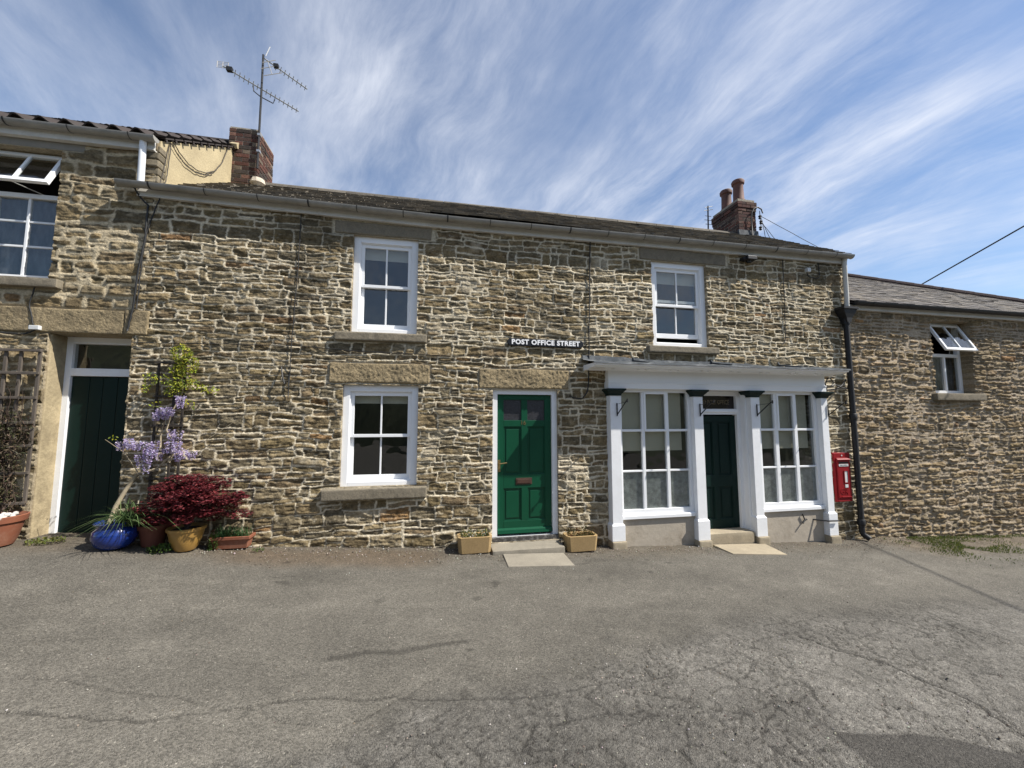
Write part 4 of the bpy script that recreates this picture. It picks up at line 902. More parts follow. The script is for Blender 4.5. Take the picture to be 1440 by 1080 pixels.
pb = thing('post_box', 'small red royal mail style wall post box beside the rightmost white pilaster', 'post box', (6.72, -.03, .65))
pb['label'] = 'small red wall post box beside the rightmost white pilaster'
b = MB().box(6.555, 6.895, -.05, .05, .262, 1.066); bo = b.build('box_frame', M['red'], pb, .012)
b = MB().box(6.605, 6.865, -.066, -.045, .33, .985); b.build('box_door', M['red'], pb, .008)
MB().prism([(-.05, .955), (-.086, .948), (-.086, .956), (-.06, .978), (-.05, .978)], 6.60, 6.87).build('hood', M['red'], pb, .003)
MB().box(6.64, 6.83, -.0675, -.064, .885, .915).build('posting_slot', M['signblack'], pb)
MB().box(6.635, 6.825, -.072, -.066, .842, .880).build('name_plate', M['plate'], pb, .002); text_mesh('name_lettering', 'POST OFFICE', .026, (6.73, -.0725, .861), M['signblack'], pb, .0008, fitw=.15)
MB().ring(6.725, 6.808, .570, .775, .010, .010, .010, .010, -.076, -.066).build('notice_frame', M['red'], pb); MB().box(6.735, 6.798, -.070, -.066, .58, .765).build('collection_notice', M['plate'], pb)
MB().box(6.737, 6.795, -.072, -.066, .497, .548).build('tablet', M['plate'], pb); MB().box(6.66, 6.86, -.075, -.064, .338, .352).box(6.60, 6.87, -.062, -.049, .272, .290).build('ledge', M['red'], pb, .002)
text_mesh('royal_cipher', 'GR', .135, (6.715, -.068, .43), M['red'], pb, .004, fitw=.15)
MB().lathe([(.012, .1)], 0, 0, 3) if 0 else None
MB().box(6.715, 6.735, -.056, -.05, 1.01, 1.03).build('keyhole', M['plate'], pb)

sl = thing('security_light', 'black sensor floodlight hung under the gutter right of the upper shop window', 'light', (5.1, -.08, 4.27))
MB().box(5.02, 5.20, -.16, -.03, 4.235, 4.30).box(4.97, 5.03, -.12, -.03, 4.24, 4.285).build('lamp_body', M['black'], sl, .01)
MB().lathe([(.028, 4.20), (.034, 4.22), (.034, 4.245)], 5.09, -.09, 14).build('sensor', M['black'], sl, smooth='auto')
jb = MB().box(6.275, 6.345, -.075, -.02, 4.145, 4.215).build('junction_box', M['plate'], None, .006); tag(jb, 'small white square box near the top right corner of the cottage wall', 'junction box')
jb2 = MB().box(-4.56, -4.46, -.075, -.01, 2.655, 2.705).build('junction_box', M['plate'], None, .006); tag(jb2, 'small white cable box on the wide stone lintel by the trellis', 'junction box')

def cable(label, pts, r=.006, mt=None, cat='cable', name='wall_cable', group=None, sag=0, sub=8):
    P = [];
    for i in range(len(pts)-1):
        a, b_ = Vector(pts[i]), Vector(pts[i+1])
        for k in range(sub): P.append(a.lerp(b_, k/sub)+Vector((random.uniform(-1, 1)*.004*(r < .012), 0, random.uniform(-1, 1)*.004*(r < .012)-sag*4*(k/sub)*(1-k/sub))))
    P.append(Vector(pts[-1])); o = MB().tube(P, r, 6).build(name, mt or M['cable'], None, smooth=True); tag(o, label, cat, group); return o
cable('black cable dropping down the wall left of the shop cornice, hooked at its foot', [(2.335, -.035, 4.35), (2.30, -.04, 3.3), (2.265, -.045, 2.16), (2.24, -.045, 2.02), (2.17, -.04, 1.93), (2.06, -.035, 1.93), (1.98, -.03, 1.96)], .009)
cable('thin dark cable running down the wall from the gutter left of the upper left window', [(-1.75, -.035, 4.38), (-1.755, -.04, 3.6), (-1.79, -.04, 2.64), (-1.80, -.04, 1.9)], .006)
cable('thin cable down the wall right of the upper shop window', [(5.815, -.035, 4.33), (5.80, -.04, 3.6), (5.77, -.04, 2.93), (5.70, -.04, 2.86)], .006)
cable('short looped cable beside the small white box at the top right of the cottage', [(6.55, -.035, 4.33), (6.56, -.035, 4.08), (6.50, -.035, 4.05), (6.33, -.035, 4.07), (6.30, -.035, 4.15)], .006)
cable('thick bundled black cables down the join of the cottage and the left house', [(-3.62, -.12, 4.46), (-3.60, -.05, 4.38), (-3.50, -.045, 4.27), (-3.50, -.045, 3.9), (-3.545, -.045, 3.4), (-3.57, -.045, 2.95), (-3.60, -.055, 2.68)], .011)
cable('second black cable slanting from the gutter to the join by the left downpipe', [(-3.36, -.05, 4.44), (-3.42, -.04, 4.25), (-3.49, -.04, 3.95), (-3.52, -.04, 3.6), (-3.53, -.045, 2.96)], .007)
cable('thin horizontal cable crossing the wall between upper and lower windows', [(-3.54, -.035, 2.545), (-2.7, -.035, 2.565), (-1.63, -.04, 2.57), (-1.0, -.035, 2.53), (.3, -.035, 2.50), (1.0, -.035, 2.52)], .005)
cable('dark cable sagging from the white box above the left trellis', [(-4.51, -.05, 2.655), (-4.62, -.045, 2.60), (-4.9, -.045, 2.62), (-5.3, -.045, 2.58)], .008)
cable('dark cable rising from the white lintel box to the left house sill', [(-4.53, -.05, 2.70), (-4.60, -.04, 2.95), (-4.56, -.045, 3.16)], .007)
WY = [(.19, 5.30), (.33, 5.245), (.52, 5.215), (.75, 5.255), (.98, 5.36), (1.2, 5.53), (1.40, 5.80), (1.53, 6.12)]
cable('grey wire looped across the cream gable above the gutter', [(PX+.02, a, b) for a, b in WY], .007, M['wire'])
cable('second grey wire looped across the cream gable, hanging lower', [(PX+.02, a-.03, b-.055) for a, b in WY[:6]], .006, M['wire'])
cable('thin wire dropping from the cream gable to the cottage gutter', [(PX+.02, .16, 5.25), (PX+.03, .12, 4.8), (PX+.05, .05, 4.6), (PX+.28, -.12, 4.52)], .006, M['wire'])
cable('thin wire slanting down the left edge of the cream gable', [(PX+.02, .14, 5.24), (PX+.02, .02, 4.60)], .005, M['wire'])
# overhead cable
P0 = Vector((13.4, 3.09, 5.30)); dv = Vector((-.33, -2.46, .68)); pts = [P0+dv*t for t in np.linspace(-1.6, 5.5, 24)]
o = MB().tube(pts, .017, 8).build('overhead_cable', M['cable'], None, smooth=True); tag(o, 'thick black overhead cable slanting up across the sky at the right', 'cable')
for k, (e, lab) in enumerate((((8.9, 1.8, 5.55), 'longest thin wire from the right chimney bracket down past the verge'), ((7.45, 1.9, 5.62), 'leftmost short wire slanting from the right chimney bracket'), ((7.62, 1.9, 5.60), 'middle short wire slanting from the right chimney bracket'), ((7.85, 1.9, 5.58), 'rightmost short wire slanting from the right chimney bracket'))):
    cable(lab, [(7.21, 1.76, 6.18-.05*k), e], .006, M['cable'], name='service_wire', group='service wires at the right chimney')
bk = thing('cable_bracket', 'curved black iron cable bracket with insulators on the right chimney', 'bracket', (7.05, 1.74, 6.0))
MB().tube([(6.92, 1.73, 5.66), (6.91, 1.73, 6.05), (6.93, 1.73, 6.22), (7.0, 1.73, 6.33), (7.10, 1.73, 6.37), (7.19, 1.73, 6.33), (7.22, 1.73, 6.24)], .014, 8).build('bracket_arm', M['black'], bk, smooth=True)
for zz, xx in ((6.14, 7.13), (6.02, 7.15), (5.88, 7.13)): MB().lathe([(.016, zz-.05), (.034, zz-.03), (.02, zz-.005), (.038, zz+.015), (.016, zz+.04)], xx, 1.72, 12).build('insulator', M['black'], bk, smooth='auto')
MB().tube([(7.13, 1.72, 6.28), (7.15, 1.72, 5.84)], .008, 6).build('insulator_rod', M['black'], bk)
# scroll bracket beside the cornice
sb = MB(); 
sb.tube([(6.44, -.10, 2.10), (6.62, -.12, 2.12), (6.78, -.10, 2.19), (6.92, -.06, 2.30)], .012, 6).tube([(6.44, -.12, 2.12), (6.42, -.12, 2.22), (6.48, -.12, 2.31), (6.60, -.12, 2.32)], .010, 6).tube([(6.46, -.1, 2.14), (6.60, -.14, 2.20), (6.72, -.14, 2.15), (6.92, -.07, 2.14)], .009, 6).tube([(6.50, -.14, 2.30), (6.58, -.14, 2.23), (6.52, -.14, 2.19)], .008, 6)
o = sb.build('scroll_bracket', M['black'], None, smooth=True); tag(o, 'black wrought iron scroll bracket under the right end of the cornice', 'bracket')
o = MB().tube([(-1.90, -.03, 2.29), (-1.86, -.09, 2.16), (-1.83, -.10, 2.07), (-1.81, -.09, 2.10)], .010, 6).tube([(-1.80, -.03, 2.23), (-1.80, -.05, 2.05)], .010, 6).build('wall_hook', M['cable'], None); tag(o, 'black iron plant hook on the wall left of the lower window', 'hook')
o = MB().tube([(5.80, -.12, -.02), (5.86, -.10, .03), (6.0, -.04, .02), (6.2, -.20, .015), (6.40, -.20, .01)], .012, 6).tube([(5.86, -.10, .03), (5.82, -.10, .12)], .009, 6).build('iron_stay', M['black'], None); tag(o, 'bent black iron bar across the foot of the rightmost pilaster', 'iron bar')

# aerials
ae = thing('tv_aerial', 'tall aerial mast with two long comb shaped aerials on the left brick chimney', 'aerial', (-3.035, 1.70, 5.99))
MB().tube([(-3.035, 1.70, 5.95), (-3.045, 1.70, 8.08)], .018, 8).build('mast', M['black'], ae)
MB().box(-3.06, -3.01, 1.68, 1.745, 6.25, 6.29).box(-3.06, -3.01, 1.68, 1.745, 6.55, 6.59).each('mast_clamp', M['alu'], ae)
def yagi(a, b_, n, rl, hgt=None, t0=.12):
    a, b_ = Vector(a), Vector(b_); m_ = MB().box(0, 0, 0, 0, 0, 0) if 0 else MB(); m_.tube([a, b_], .011, 6); d = (b_-a).normalized(); side = d.cross(Vector((0, 0, 1))).normalized(); upv = side.cross(d)
    ax = (upv*.75+side*.66).normalized()
    for i in range(n):
        p = a.lerp(b_, t0+(1-t0)*(i+.5)/n); l_ = rl*(1-.25*i/n); m_.tube([p-ax*l_, p+ax*l_], .006, 5)
    return m_
yagi((-3.62, 1.62, 7.68), (-2.46, 1.80, 7.18), 15, .055).build('aerial_boom', M['alu'], ae)
yagi((-3.05, 1.70, 8.03), (-2.34, 1.82, 7.65), 8, .055, t0=.25).build('aerial_boom', M['alu'], ae)
r_ = MB()
for k in range(5): r_.tube([(-3.69+.0*k, 1.56, 7.60+.025*k), (-3.57, 1.68, 7.70+.028*k)], .004, 4)
for k in range(3): r_.tube([(-3.685+.055*k, 1.56+.06*k, 7.59+.05*k), (-3.685+.055*k, 1.56+.06*k, 7.71+.05*k)], .005, 4)
r_.tube([(-3.03, 1.64, 7.88), (-2.86, 1.74, 8.05)], .006, 5).tube([(-3.04, 1.62, 7.74), (-2.80, 1.74, 7.96)], .006, 5).tube([(-2.98, 1.62, 7.62), (-2.74, 1.74, 7.83)], .006, 5).tube([(-2.95, 1.66, 7.92), (-2.88, 1.68, 7.72)], .006, 5)
r_.build('reflector', M['gutter'], ae)
MB().box(-3.57, -3.48, 1.60, 1.66, 7.61, 7.68).box(-2.88, -2.80, 1.70, 1.76, 7.90, 7.96).tube([(-3.17, 1.69, 7.46), (-3.16, 1.69, 7.36), (-3.05, 1.70, 7.28), (-2.86, 1.74, 7.22), (-2.84, 1.745, 7.30)], .009, 6).each('dipole', M['black'], ae)
MB().tube([(-3.0, 1.68, 8.05), (-2.93, 1.66, 8.22)], .008, 6).build('white_rod', M['signwhite'], ae)
ae2 = thing('tv_aerial', 'small comb aerial on a short mast left of the right chimney', 'aerial', (6.40, 2.3, 5.9))
b = MB().tube([(6.25, 2.3, 5.70), (6.28, 2.3, 6.62)], .016, 6); b.build('mast', M['black'], ae2)
b = MB()
for k, zz in enumerate((6.58, 6.50, 6.38, 6.28, 6.18)): b.tube([(6.18-.02*(k % 2), 2.28, zz-.02), (6.42-.05*(k > 1), 2.32, zz+.06*(k < 2))], .007, 5)
b.build('aerial_boom', M['alu'], ae2)

# ------------------------------------------------------------------ slabs, pots and planters
o = MB(); 
def slab(label, pts, zt, mt, seed):
    b = MB(); n = len(pts); b.add([(x, y, gzs(x, y)+zt) for x, y in pts]+[(x, y, gzs(x, y)-.1) for x, y in pts], [tuple(range(n)), tuple(range(n, 2*n))[::-1]]+[(i, i+n, (i+1) % n+n, (i+1) % n) for i in range(n)])
    o = b.build('paving_slab', mt, None, .006); tag(o, label, 'paving slab'); return o
slab('grey rectangular slab set in the road before the green front door', [(.93, -.345), (.915, -.78), (1.735, -.80), (1.745, -.345)], .012, M['slabg'], 1)
slab('pale buff slab set before the shop doorway', [(4.13, -.165), (4.14, -.56), (4.93, -.66), (5.02, -.165)], .012, M['slab'], 2)
def leaf(b, p, d, nrm, l, w_, col, fold=.25):
    """one pointed leaf, slightly folded"""
    s = d.cross(nrm).normalized()*w_; n_ = nrm.normalized()*l*fold*.3
    b.add([p, p+d*l*.45+s+n_, p+d*l, p+d*l*.45-s+n_, p+d*l*.45-n_*.5], ((0, 1, 4), (1, 2, 4), (2, 3, 4), (3, 0, 4)), col)
def rv(): 
    v = Vector((random.gauss(0, 1), random.gauss(0, 1), random.gauss(0, 1))); return v.normalized()
def jit(c, a=.25):
    f = random.uniform(1-a, 1+a); return tuple(max(0, x*f*random.uniform(.9, 1.1)) for x in c)

def planter(cx, cy, label, plabel, cols, rot=0):
    zb = gzs(cx, cy)+.004; t = thing('stone_planter', label, 'planter', (cx, cy, zb), 'small sandstone troughs flanking the green door')
    R = Matrix.Translation((cx, cy, zb)) @ Matrix.Rotation(rot, 4, 'Z'); w1, w2, d1, d2, h_ = .205, .222, .105, .125, .205
    vs = []
    for (a, d, z) in ((w1, d1, 0), (w2, d2, h_), (w2-.028, d2-.028, h_), (w2-.035, d2-.035, h_-.05)):
        ch = .035
        vs += [(-a+ch, -d, z), (a-ch, -d, z), (a, -d+ch, z), (a, d-ch, z), (a-ch, d, z), (-a+ch, d, z), (-a, d-ch, z), (-a, -d+ch, z)]
    b = MB().add([R @ Vector(v) for v in vs], [tuple(range(8))[::-1]]+[(8*i+j, 8*i+(j+1) % 8, 8*i+8+(j+1) % 8, 8*i+8+j) for i in range(3) for j in range(8)])
    b.build('trough', M['planter'], t, .004)
    MB().add([R @ Vector((v[0]*1.01, v[1]*1.01, h_-.045)) for v in vs[24:32]], [tuple(range(8))]).build('soil', M['soil'], t)
    p = MB()
    for _ in range(260):
        q = R @ Vector((random.uniform(-w2+.03, w2-.03), random.uniform(-.085, .085), h_-.04+abs(random.gauss(0, .035)))); d = (rv()+Vector((0, 0, .9))).normalized()
        leaf(p, q, d, rv(), random.uniform(.02, .045), random.uniform(.005, .012), jit(random.choice(cols)))
    for _ in range(22):
        q = R @ Vector((random.uniform(-w2+.03, w2-.03), random.uniform(-.08, .05), h_-.04)); e = q+Vector((random.uniform(-.03, .03), random.uniform(-.04, .02), random.uniform(.05, .13)))
        p.tube([q, e], .0015, 3, (.06, .09, .02))
        for _ in range(7): leaf(p, e, rv(), rv(), .018, .008, jit(random.choice(cols)))
    o = p.build('bedding_plant', M['leaf']); tag(o, plabel, 'plant')
planter(.575, -.19, 'sandstone trough left of the green front door', 'low yellow and white spring flowers in the left trough', [(.06, .09, .025), (.10, .13, .03), (.30, .28, .06), (.5, .5, .42), (.04, .06, .02)])
planter(2.035, -.20, 'sandstone trough right of the green front door, shaded on one side', 'reddish brown and yellow leafed plants in the right trough', [(.12, .05, .025), (.09, .08, .03), (.25, .16, .05), (.10, .10, .03)])

# left corner pot cluster
def pot(name, label, cx, cy, prof, mt, soil=True, gr=None):
    zb = gzs(cx, cy)+.003; t = thing(name, label, 'plant pot', (cx, cy, zb), gr)
    MB().lathe([(r, z+zb) for r, z in prof], cx, cy, 40).build('pot_body', mt, t, smooth='auto')
    if soil:
        rt = min(p[0] for p in prof[-2:])-.002; MB().lathe([(rt, zb+prof[-1][1]+.004), (rt*.5, zb+prof[-1][1]+.014)], cx, cy, 20).build('soil', M['soil'], t)
    return zb
pot('glazed_pot', 'squat cobalt blue glazed pot beside the plank door', -3.385, -.30, [(.12, 0), (.165, .04), (.195, .12), (.185, .19), (.150, .225), (.152, .238), (.178, .262), (.183, .275), (.172, .28), (.150, .262), (.140, .22)], M['blue'])
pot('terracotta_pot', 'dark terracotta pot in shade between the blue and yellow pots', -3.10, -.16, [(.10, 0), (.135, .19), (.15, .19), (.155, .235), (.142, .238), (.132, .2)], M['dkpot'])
pot('glazed_pot', 'mustard yellow glazed pot under the red maple', -2.73, -.24, [(.095, 0), (.115, .03), (.152, .12), (.172, .215), (.184, .222), (.188, .25), (.176, .256), (.158, .22)], M['ochre'])
zl = pot('terracotta_pot', 'large banded terracotta pot at the left edge below the trellis', -4.50, -.26, [(.14, 0), (.165, .06), (.205, .235), (.222, .24), (.232, .30), (.220, .306), (.195, .27)], M['pot'], gr=None)
b = MB()
for _ in range(26): b.lathe([(.008, zl+.275), (.024, zl+.29), (.018, zl+.31), (.006, zl+.318)], -4.50+random.uniform(-.16, .16), -.26+random.uniform(-.16, .16), 7, random.uniform(.8, 1.3), random.uniform(.7, 1.2))
o = b.build('gravel_mulch', mat('white_pebbles', (.55, .52, .47), .8, .3, 30), None, smooth=True); tag(o, 'whitish pebbles heaped on top of the large left pot', 'pebbles', kind='stuff')
# trough
zb = gzs(-2.30, -.12)+.004; t = thing('terracotta_trough', 'long low terracotta trough right of the red maple', 'planter', (-2.30, -.12, zb))
vs = []
for (a, d, z) in ((.175, .06, 0), (.195, .075, .105), (.212, .088, .105), (.214, .09, .14), (.198, .074, .142), (.19, .066, .10)): vs += [(-2.30-a, -.12-d, zb+z), (-2.30+a, -.12-d, zb+z), (-2.30+a, -.12+d, zb+z), (-2.30-a, -.12+d, zb+z)]
MB().add(vs, [(0, 3, 2, 1)]+[(4*i+j, 4*i+(j+1) % 4, 4*i+4+(j+1) % 4, 4*i+4+j) for i in range(5) for j in range(4)]).build('trough', M['pot'], t, .003)
MB().box(-2.49, -2.11, -.185, -.055, zb+.09, zb+.115).build('soil', M['soil'], t)
def blades(b, cx, cy, cz, n, sx, sy, h0, h1, wd, cols, lean=.35):
    for _ in range(n):
        p = Vector((cx+random.uniform(-sx, sx), cy+random.uniform(-sy, sy), cz)); a = random.uniform(0, 6.28); L_ = random.uniform(h0, h1); ln = random.uniform(.05, lean)
        d = Vector((math.cos(a), math.sin(a), 0)); s = Vector((-d.y, d.x, 0))*wd; c = jit(random.choice(cols)); k = 5; vs = []
        for i in range(k):
            t_ = i/(k-1); q = p+d*L_*ln*t_*(.4+1.3*t_)+Vector((0, 0, L_*(t_-ln*.9*t_*t_*t_))); ww = 1-t_**2*.92; vs += [q-s*ww, q+s*ww]
        b.add(vs, [(2*i, 2*i+1, 2*i+3, 2*i+2) for i in range(k-1)], c)
b = MB(); blades(b, -2.30, -.12, zb+.11, 260, .185, .05, .07, .19, .0028, [(.035, .085, .028), (.05, .11, .03), (.07, .13, .05)], .5)
for _ in range(220):
    q = Vector((-2.30+random.uniform(-.18, .1), -.12+random.uniform(-.06, .06), zb+.12+random.uniform(0, .05))); leaf(b, q, (rv()+Vector((0, 0, .5))).normalized(), rv(), .02, .006, jit((.06, .12, .03)))
o = b.build('chive_plant', M['leaf']); tag(o, 'grassy chives and low herbs in the long terracotta trough', 'plant')
# strap leaved plant in the blue pot
b = MB(); blades(b, -3.24, -.34, gzs(-3.3, -.3)+.25, 210, .07, .06, .18, .36, .006, [(.055, .10, .035), (.10, .16, .06), (.16, .22, .09), (.04, .07, .025)], 1.25)
o = b.build('strap_leaf_plant', M['leaf']); tag(o, 'arching narrow leaved plant spilling over the blue pot', 'plant')
# maple
mp_root = thing('maple_tree', 'bushy dark red cut-leaf maple in the mustard yellow pot', 'maple', (-2.73, -.24, gzs(-2.73, -.24)+.22))
bz = gzs(-2.73, -.24)+.22; br = MB(); tips = []
cols = [(.15, .018, .024), (.095, .013, .018), (.20, .03, .036), (.06, .010, .015), (.25, .05, .055)]
pads = []
for _ in range(62):
    a = random.uniform(0, 6.28); r = math.sqrt(random.uniform(.0, 1)); zz = random.uniform(0, 1)
    rx = .50*(1-.40*zz); px_ = -2.70+(.04-.0*zz)+math.cos(a)*r*rx; py_ = -.27+math.sin(a)*r*.24; pz_ = bz+.20+zz*.40-.12*r*r*(1-zz*.3)
    pads.append((Vector((px_, py_, pz_)), random.uniform(.085, .16)))
for (cx_, cz_, rr_) in ((-3.22, bz+.26, .08), (-3.08, bz+.22, .10), (-2.20, bz+.40, .06), (-2.15, bz+.36, .05), (-2.26, bz+.34, .09), (-2.86, bz+.60, .07)): pads.append((Vector((cx_, -.28, cz_)), rr_))
base = Vector((-2.73, -.24, bz))
forks = [base+Vector((random.uniform(-.10, .10), random.uniform(-.05, .05), random.uniform(.14, .26))) for _ in range(7)]
for f_ in forks: br.tube([base, base.lerp(f_, .5)+Vector((random.uniform(-.02, .02), 0, .02)), f_], .013, 6, r2=.008)
for p, r in pads:
    f_ = min(forks, key=lambda q: (q-p).length+random.random()*.1); br.tube([f_, f_.lerp(p, .55)+Vector((0, 0, .04)), p], .006, 5, r2=.002)
br.build('branch', M['twig'], mp_root, smooth=True)
b = MB()
for p, r in pads:
    for _ in range(int(1350*r)):
        u = rv(); q = p+Vector((u.x*r*random.random()**.4*1.25, u.y*r*random.random()**.4, u.z*r*.42*random.random()**.3))
        a = random.uniform(0, 6.28); d0 = Vector((math.cos(a), math.sin(a), random.uniform(-.55, -.05))).normalized(); c = jit(random.choice(cols), .35)
        nr_ = (Vector((0, 0, 1))+rv()*.4).normalized()
        for k in range(5):                                    # palmate leaf: five narrow fingers
            q2 = (k-2)*.55; s = d0.cross(nr_); dd = (d0*math.cos(q2)+s*math.sin(q2)).normalized(); leaf(b, q, dd, nr_, random.uniform(.022, .036)*(1-.16*abs(k-2)), .0034, c)
b.build('foliage', M['leaf'], mp_root)
# small red-leaf plant behind and weeds
def weed(name, label, cx, cy, n, r, h_, cols, l=.03, cat='plant', z=None):
    b = MB(); z0_ = gzs(cx, cy) if z is None else z
    for _ in range(n):
        a = random.uniform(0, 6.28); q = math.sqrt(random.random())*r; p = Vector((cx+math.cos(a)*q, cy+math.sin(a)*q*.6, z0_+random.uniform(.0, h_)*(1-.5*q/r))); leaf(b, p, (rv()+Vector((0, -.2, .4))).normalized(), (Vector((0, 0, 1))+rv()*.6), random.uniform(.6, 1.2)*l, l*.3, jit(random.choice(cols), .3))
    o = b.build(name, M['leaf']); tag(o, label, cat); return o
G = [(.07, .12, .025), (.05, .09, .02), (.10, .15, .03)]
weed('weed', 'leafy green weed at the foot of the mustard yellow pot', -2.92, -.36, 220, .12, .10, G)
weed('weed', 'leafy green weed between the maple pot and the long trough', -2.47, -.19, 220, .055, .22, G, .028)
weed('weed', 'low yellowish weed on the ground beside the rendered pier', -4.12, -.16, 260, .17, .045, [(.16, .17, .04), (.10, .12, .03)], .03)
weed('weed', 'tiny green tuft on the ground right of the long trough', -1.98, -.22, 80, .07, .03, G, .02)
weed('weed', 'small red leafed seedling between the trough and the maple pot', -2.52, -.10, 90, .05, .22, [(.16, .05, .03), (.10, .05, .02)], .03)
# moss and grass verge
b = MB()
for _ in range(5200):
    x = random.gauss(8.35, .55); y = random.gauss(-.55, .28)
    if random.random() < .25: x = random.uniform(7.8, 12); y = random.uniform(-.18, -.04)
    if y > -.03 or x < 7.3 or vn(np.array([x*2.2]), np.array([y*4.0]), 9)[0] < .42: continue
    leaf(b, Vector((x, y, gzs(x, y)+.0)), (rv()*.7+Vector((0, 0, 1))).normalized(), rv(), random.uniform(.012, .045), .005, jit(random.choice([(.09, .12, .02), (.13, .15, .03), (.06, .09, .02)])))
o = b.build('moss', M['leaf']); tag(o, 'patch of moss and short grass by the foot of the outbuilding wall', 'moss', kind='stuff')
# loose grit along the wall and on the road
b = MB()
for k in range(3800):
    if k < 2300: x = random.uniform(-2.6, 9.5); y = -abs(random.gauss(0, .28))-.03
    elif k < 3100: x = random.gauss(2.3, .9); y = random.uniform(-3.9, -2.5)
    else: x = random.uniform(-3, 9); y = random.uniform(-3.8, -.3)
    if 2.5 < x < 6.4 and y > -.2: continue
    r = random.uniform(.0025, .009)*(1.4 if random.random() < .05 else 1)*(.75 if k >= 2300 else 1); z = gzs(x, y); c = random.choice([(.30, .27, .22), (.2, .17, .13), (.14, .11, .08), (.42, .39, .34), (.11, .09, .07)])
    j = lambda: random.uniform(.6, 1.3)*r
    b.add([(x-j(), y, z+r*.3), (x, y-j(), z+r*.2), (x+j(), y, z+r*.3), (x, y+j(), z+r*.3), (x, y, z+r*1.1), (x, y, z-r)], ((0,1,4),(1,2,4),(2,3,4),(3,0,4),(1,0,5),(2,1,5),(3,2,5),(0,3,5)), jit(c, .2))
o = b.build('loose_grit', mat('grit_stone', vcol=True, rough=.9, var=.1)); tag(o, 'loose grit and small stones scattered on the road', 'grit', kind='stuff')

# trellises and climbers
tr = thing('trellis', 'tall weathered square trellis fixed left of the plank door', 'trellis', (-4.62, -.06, .66))
b = MB()
for xx in (-4.90, -4.74, -4.60, -4.425): b.box(xx-.016, xx+.016, -.075, -.055, .66, 2.43)
b.each('upright', M['wood'], tr, .003); b = MB()
for zz in (.70, 1.03, 1.33, 1.59, 1.87, 2.15, 2.41): b.box(-4.96, -4.40, -.095, -.0755, zz-.015, zz+.015)
b.each('crossbar', M['wood'], tr, .003)
cl = thing('climbing_plant', 'dried brownish climber tangled over the weathered left trellis', 'climber', (-4.6, -.1, .66)); b = MB(); tw = MB()
for s_ in range(17):
    p = Vector((random.uniform(-4.85, -4.5), -.09, .62)); P_ = [p]
    for k in range(12): p = p+Vector((random.uniform(-.07, .07), random.uniform(-.02, .02), random.uniform(.06, .16))); p.y = min(max(p.y, -.14), -.05); p.x = min(max(p.x, -4.95), -4.42); P_.append(p)
    tw.tube(P_, .005, 5, r2=.002)
    for q in P_[1:10]:
        for _ in range(20):
            v = q+rv()*.07; v.y = min(v.y, -.04); leaf(b, v, (rv()+Vector((0, 0, -.5))).normalized(), rv(), random.uniform(.03, .06), .007, jit(random.choice([(.10, .075, .05), (.06, .05, .03), (.07, .075, .03), (.16, .12, .08)])))
tw.build('stem', M['twig'], cl, smooth=True); b.build('foliage', M['leaf'], cl)
tr2 = thing('trellis', 'dark thin trellis behind the flowering wisteria', 'trellis', (-3.15, -.05, .4))
b = MB()
for xx in (-3.24, -3.06, -2.96): b.box(xx-.012, xx+.012, -.062, -.046, .42, 2.33)
b.each('upright', M['dkwood'], tr2); b = MB()
for zz in (.93, 1.25, 1.55, 1.90, 2.31): b.box(-3.27, -2.93, -.078, -.0625, zz-.012, zz+.012)
b.each('crossbar', M['dkwood'], tr2)
ws_ = thing('wisteria', 'wisteria with pale trunk, hanging lilac flowers and yellow green leaves against the wall', 'wisteria', (-3.45, -.22, .5))
b = MB()
b.tube([(-3.47, -.27, .46), (-3.44, -.24, .66), (-3.38, -.20, .84), (-3.30, -.17, 1.0)], .026, 8, r2=.018)
b.tube([(-3.30, -.17, 1.0), (-3.12, -.15, 1.06), (-2.98, -.14, 1.22), (-3.02, -.13, 1.42)], .014, 6, r2=.008)
b.tube([(-3.02, -.13, 1.12), (-2.97, -.12, 1.30), (-3.08, -.11, 1.50), (-3.05, -.10, 1.70), (-2.95, -.09, 1.95), (-2.98, -.09, 2.30)], .012, 6, r2=.006)
b.tube([(-3.12, -.12, 1.26), (-3.13, -.12, 1.45), (-3.10, -.12, 1.60)], .010, 6, r2=.006).tube([(-3.0, -.1, 1.2), (-2.7, -.09, 1.35), (-2.45, -.05, 1.55), (-2.2, -.05, 1.75)], .005, 5, r2=.002)
b.tube([(-3.30, -.17, 1.02), (-3.42, -.22, 1.25), (-3.58, -.27, 1.40)], .006, 5, r2=.003)
b.build('trunk', M['bark'], ws_, smooth=True)
fb = MB(); LC = [(.44, .38, .56), (.54, .46, .66), (.30, .23, .44), (.66, .60, .74)]
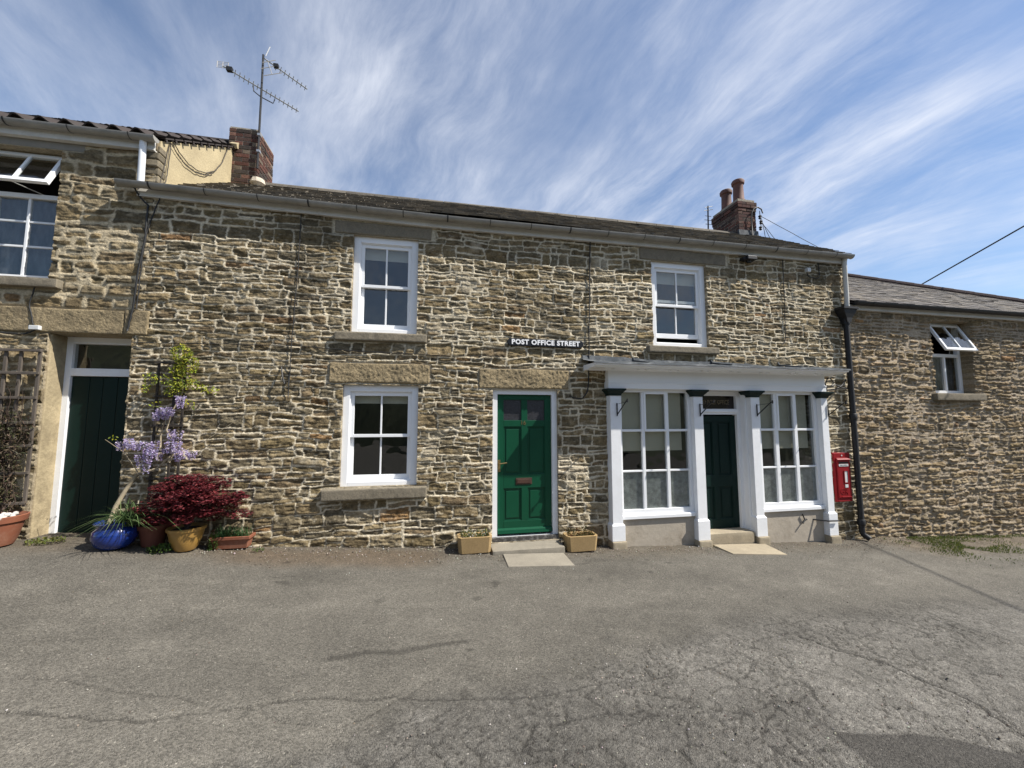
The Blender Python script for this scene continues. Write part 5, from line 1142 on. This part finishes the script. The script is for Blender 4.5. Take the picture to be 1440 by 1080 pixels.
def raceme(x, y, z, l_, r, n):
    for _ in range(n):
        t_ = random.random(); a = random.uniform(0, 6.28); rr_ = r*(1-.65*t_)*random.uniform(.5, 1); p = Vector((x+math.cos(a)*rr_, y+math.sin(a)*rr_, z-l_*t_))
        leaf(fb, p, (Vector((math.cos(a), math.sin(a), .1))+rv()*.5).normalized(), rv(), random.uniform(.012, .022), random.uniform(.006, .010), jit(random.choice(LC), .15), .6)
for (x, z, l_) in ((-3.50, 1.36, .15), (-3.43, 1.38, .14), (-3.36, 1.38, .12), (-3.28, 1.39, .17), (-3.22, 1.38, .24), (-3.16, 1.36, .32), (-3.21, 1.28, .30), (-3.12, 1.36, .28), (-3.09, 1.30, .20), (-3.25, 1.24, .20),
                   (-3.15, 1.70, .12), (-3.08, 1.73, .13), (-3.02, 1.74, .14), (-2.98, 1.72, .12), (-3.11, 1.72, .14), (-2.91, 1.90, .16), (-2.88, 1.86, .13),
                   (-2.97, 1.48, .26), (-2.93, 1.46, .24), (-2.91, 1.34, .20), (-2.86, 1.30, .18), (-2.81, 1.26, .16), (-2.77, 1.25, .15), (-2.99, 1.38, .2)):
    raceme(x+random.uniform(-.02, .02), -.20+random.uniform(-.05, .03), z+random.uniform(-.02, .03), l_*random.uniform(.6, 1.0), random.uniform(.032, .06), 130)
fb.build('flower', M['leaf'], ws_)
lf = MB(); YC = [(.32, .34, .03), (.42, .40, .05), (.22, .26, .03), (.14, .18, .03)]
for (x, z, r, n) in ((-2.98, 2.42, .10, 260), (-2.90, 2.30, .11, 240), (-3.0, 2.22, .07, 120), (-2.95, 2.08, .10, 180), (-3.02, 1.98, .09, 110), (-2.83, 2.05, .06, 70), (-2.70, 1.98, .05, 30), (-2.60, 1.97, .04, 20), (-3.28, 2.10, .07, 50), (-3.33, 2.0, .05, 30), (-3.12, 2.10, .05, 30), (-3.20, 1.80, .05, 18), (-3.6, 1.42, .03, 8), (-2.85, 1.80, .05, 20)):
    for _ in range(n):
        u = rv(); p = Vector((x+u.x*r, -.12+u.y*r*.5, z+u.z*r)); leaf(lf, p, (rv()+Vector((0, -.2, -.35))).normalized(), Vector((0, -.6, .8))+rv()*.5, random.uniform(.022, .045), .009, jit(random.choice(YC), .25))
lf.build('foliage', M['leaf'], ws_)
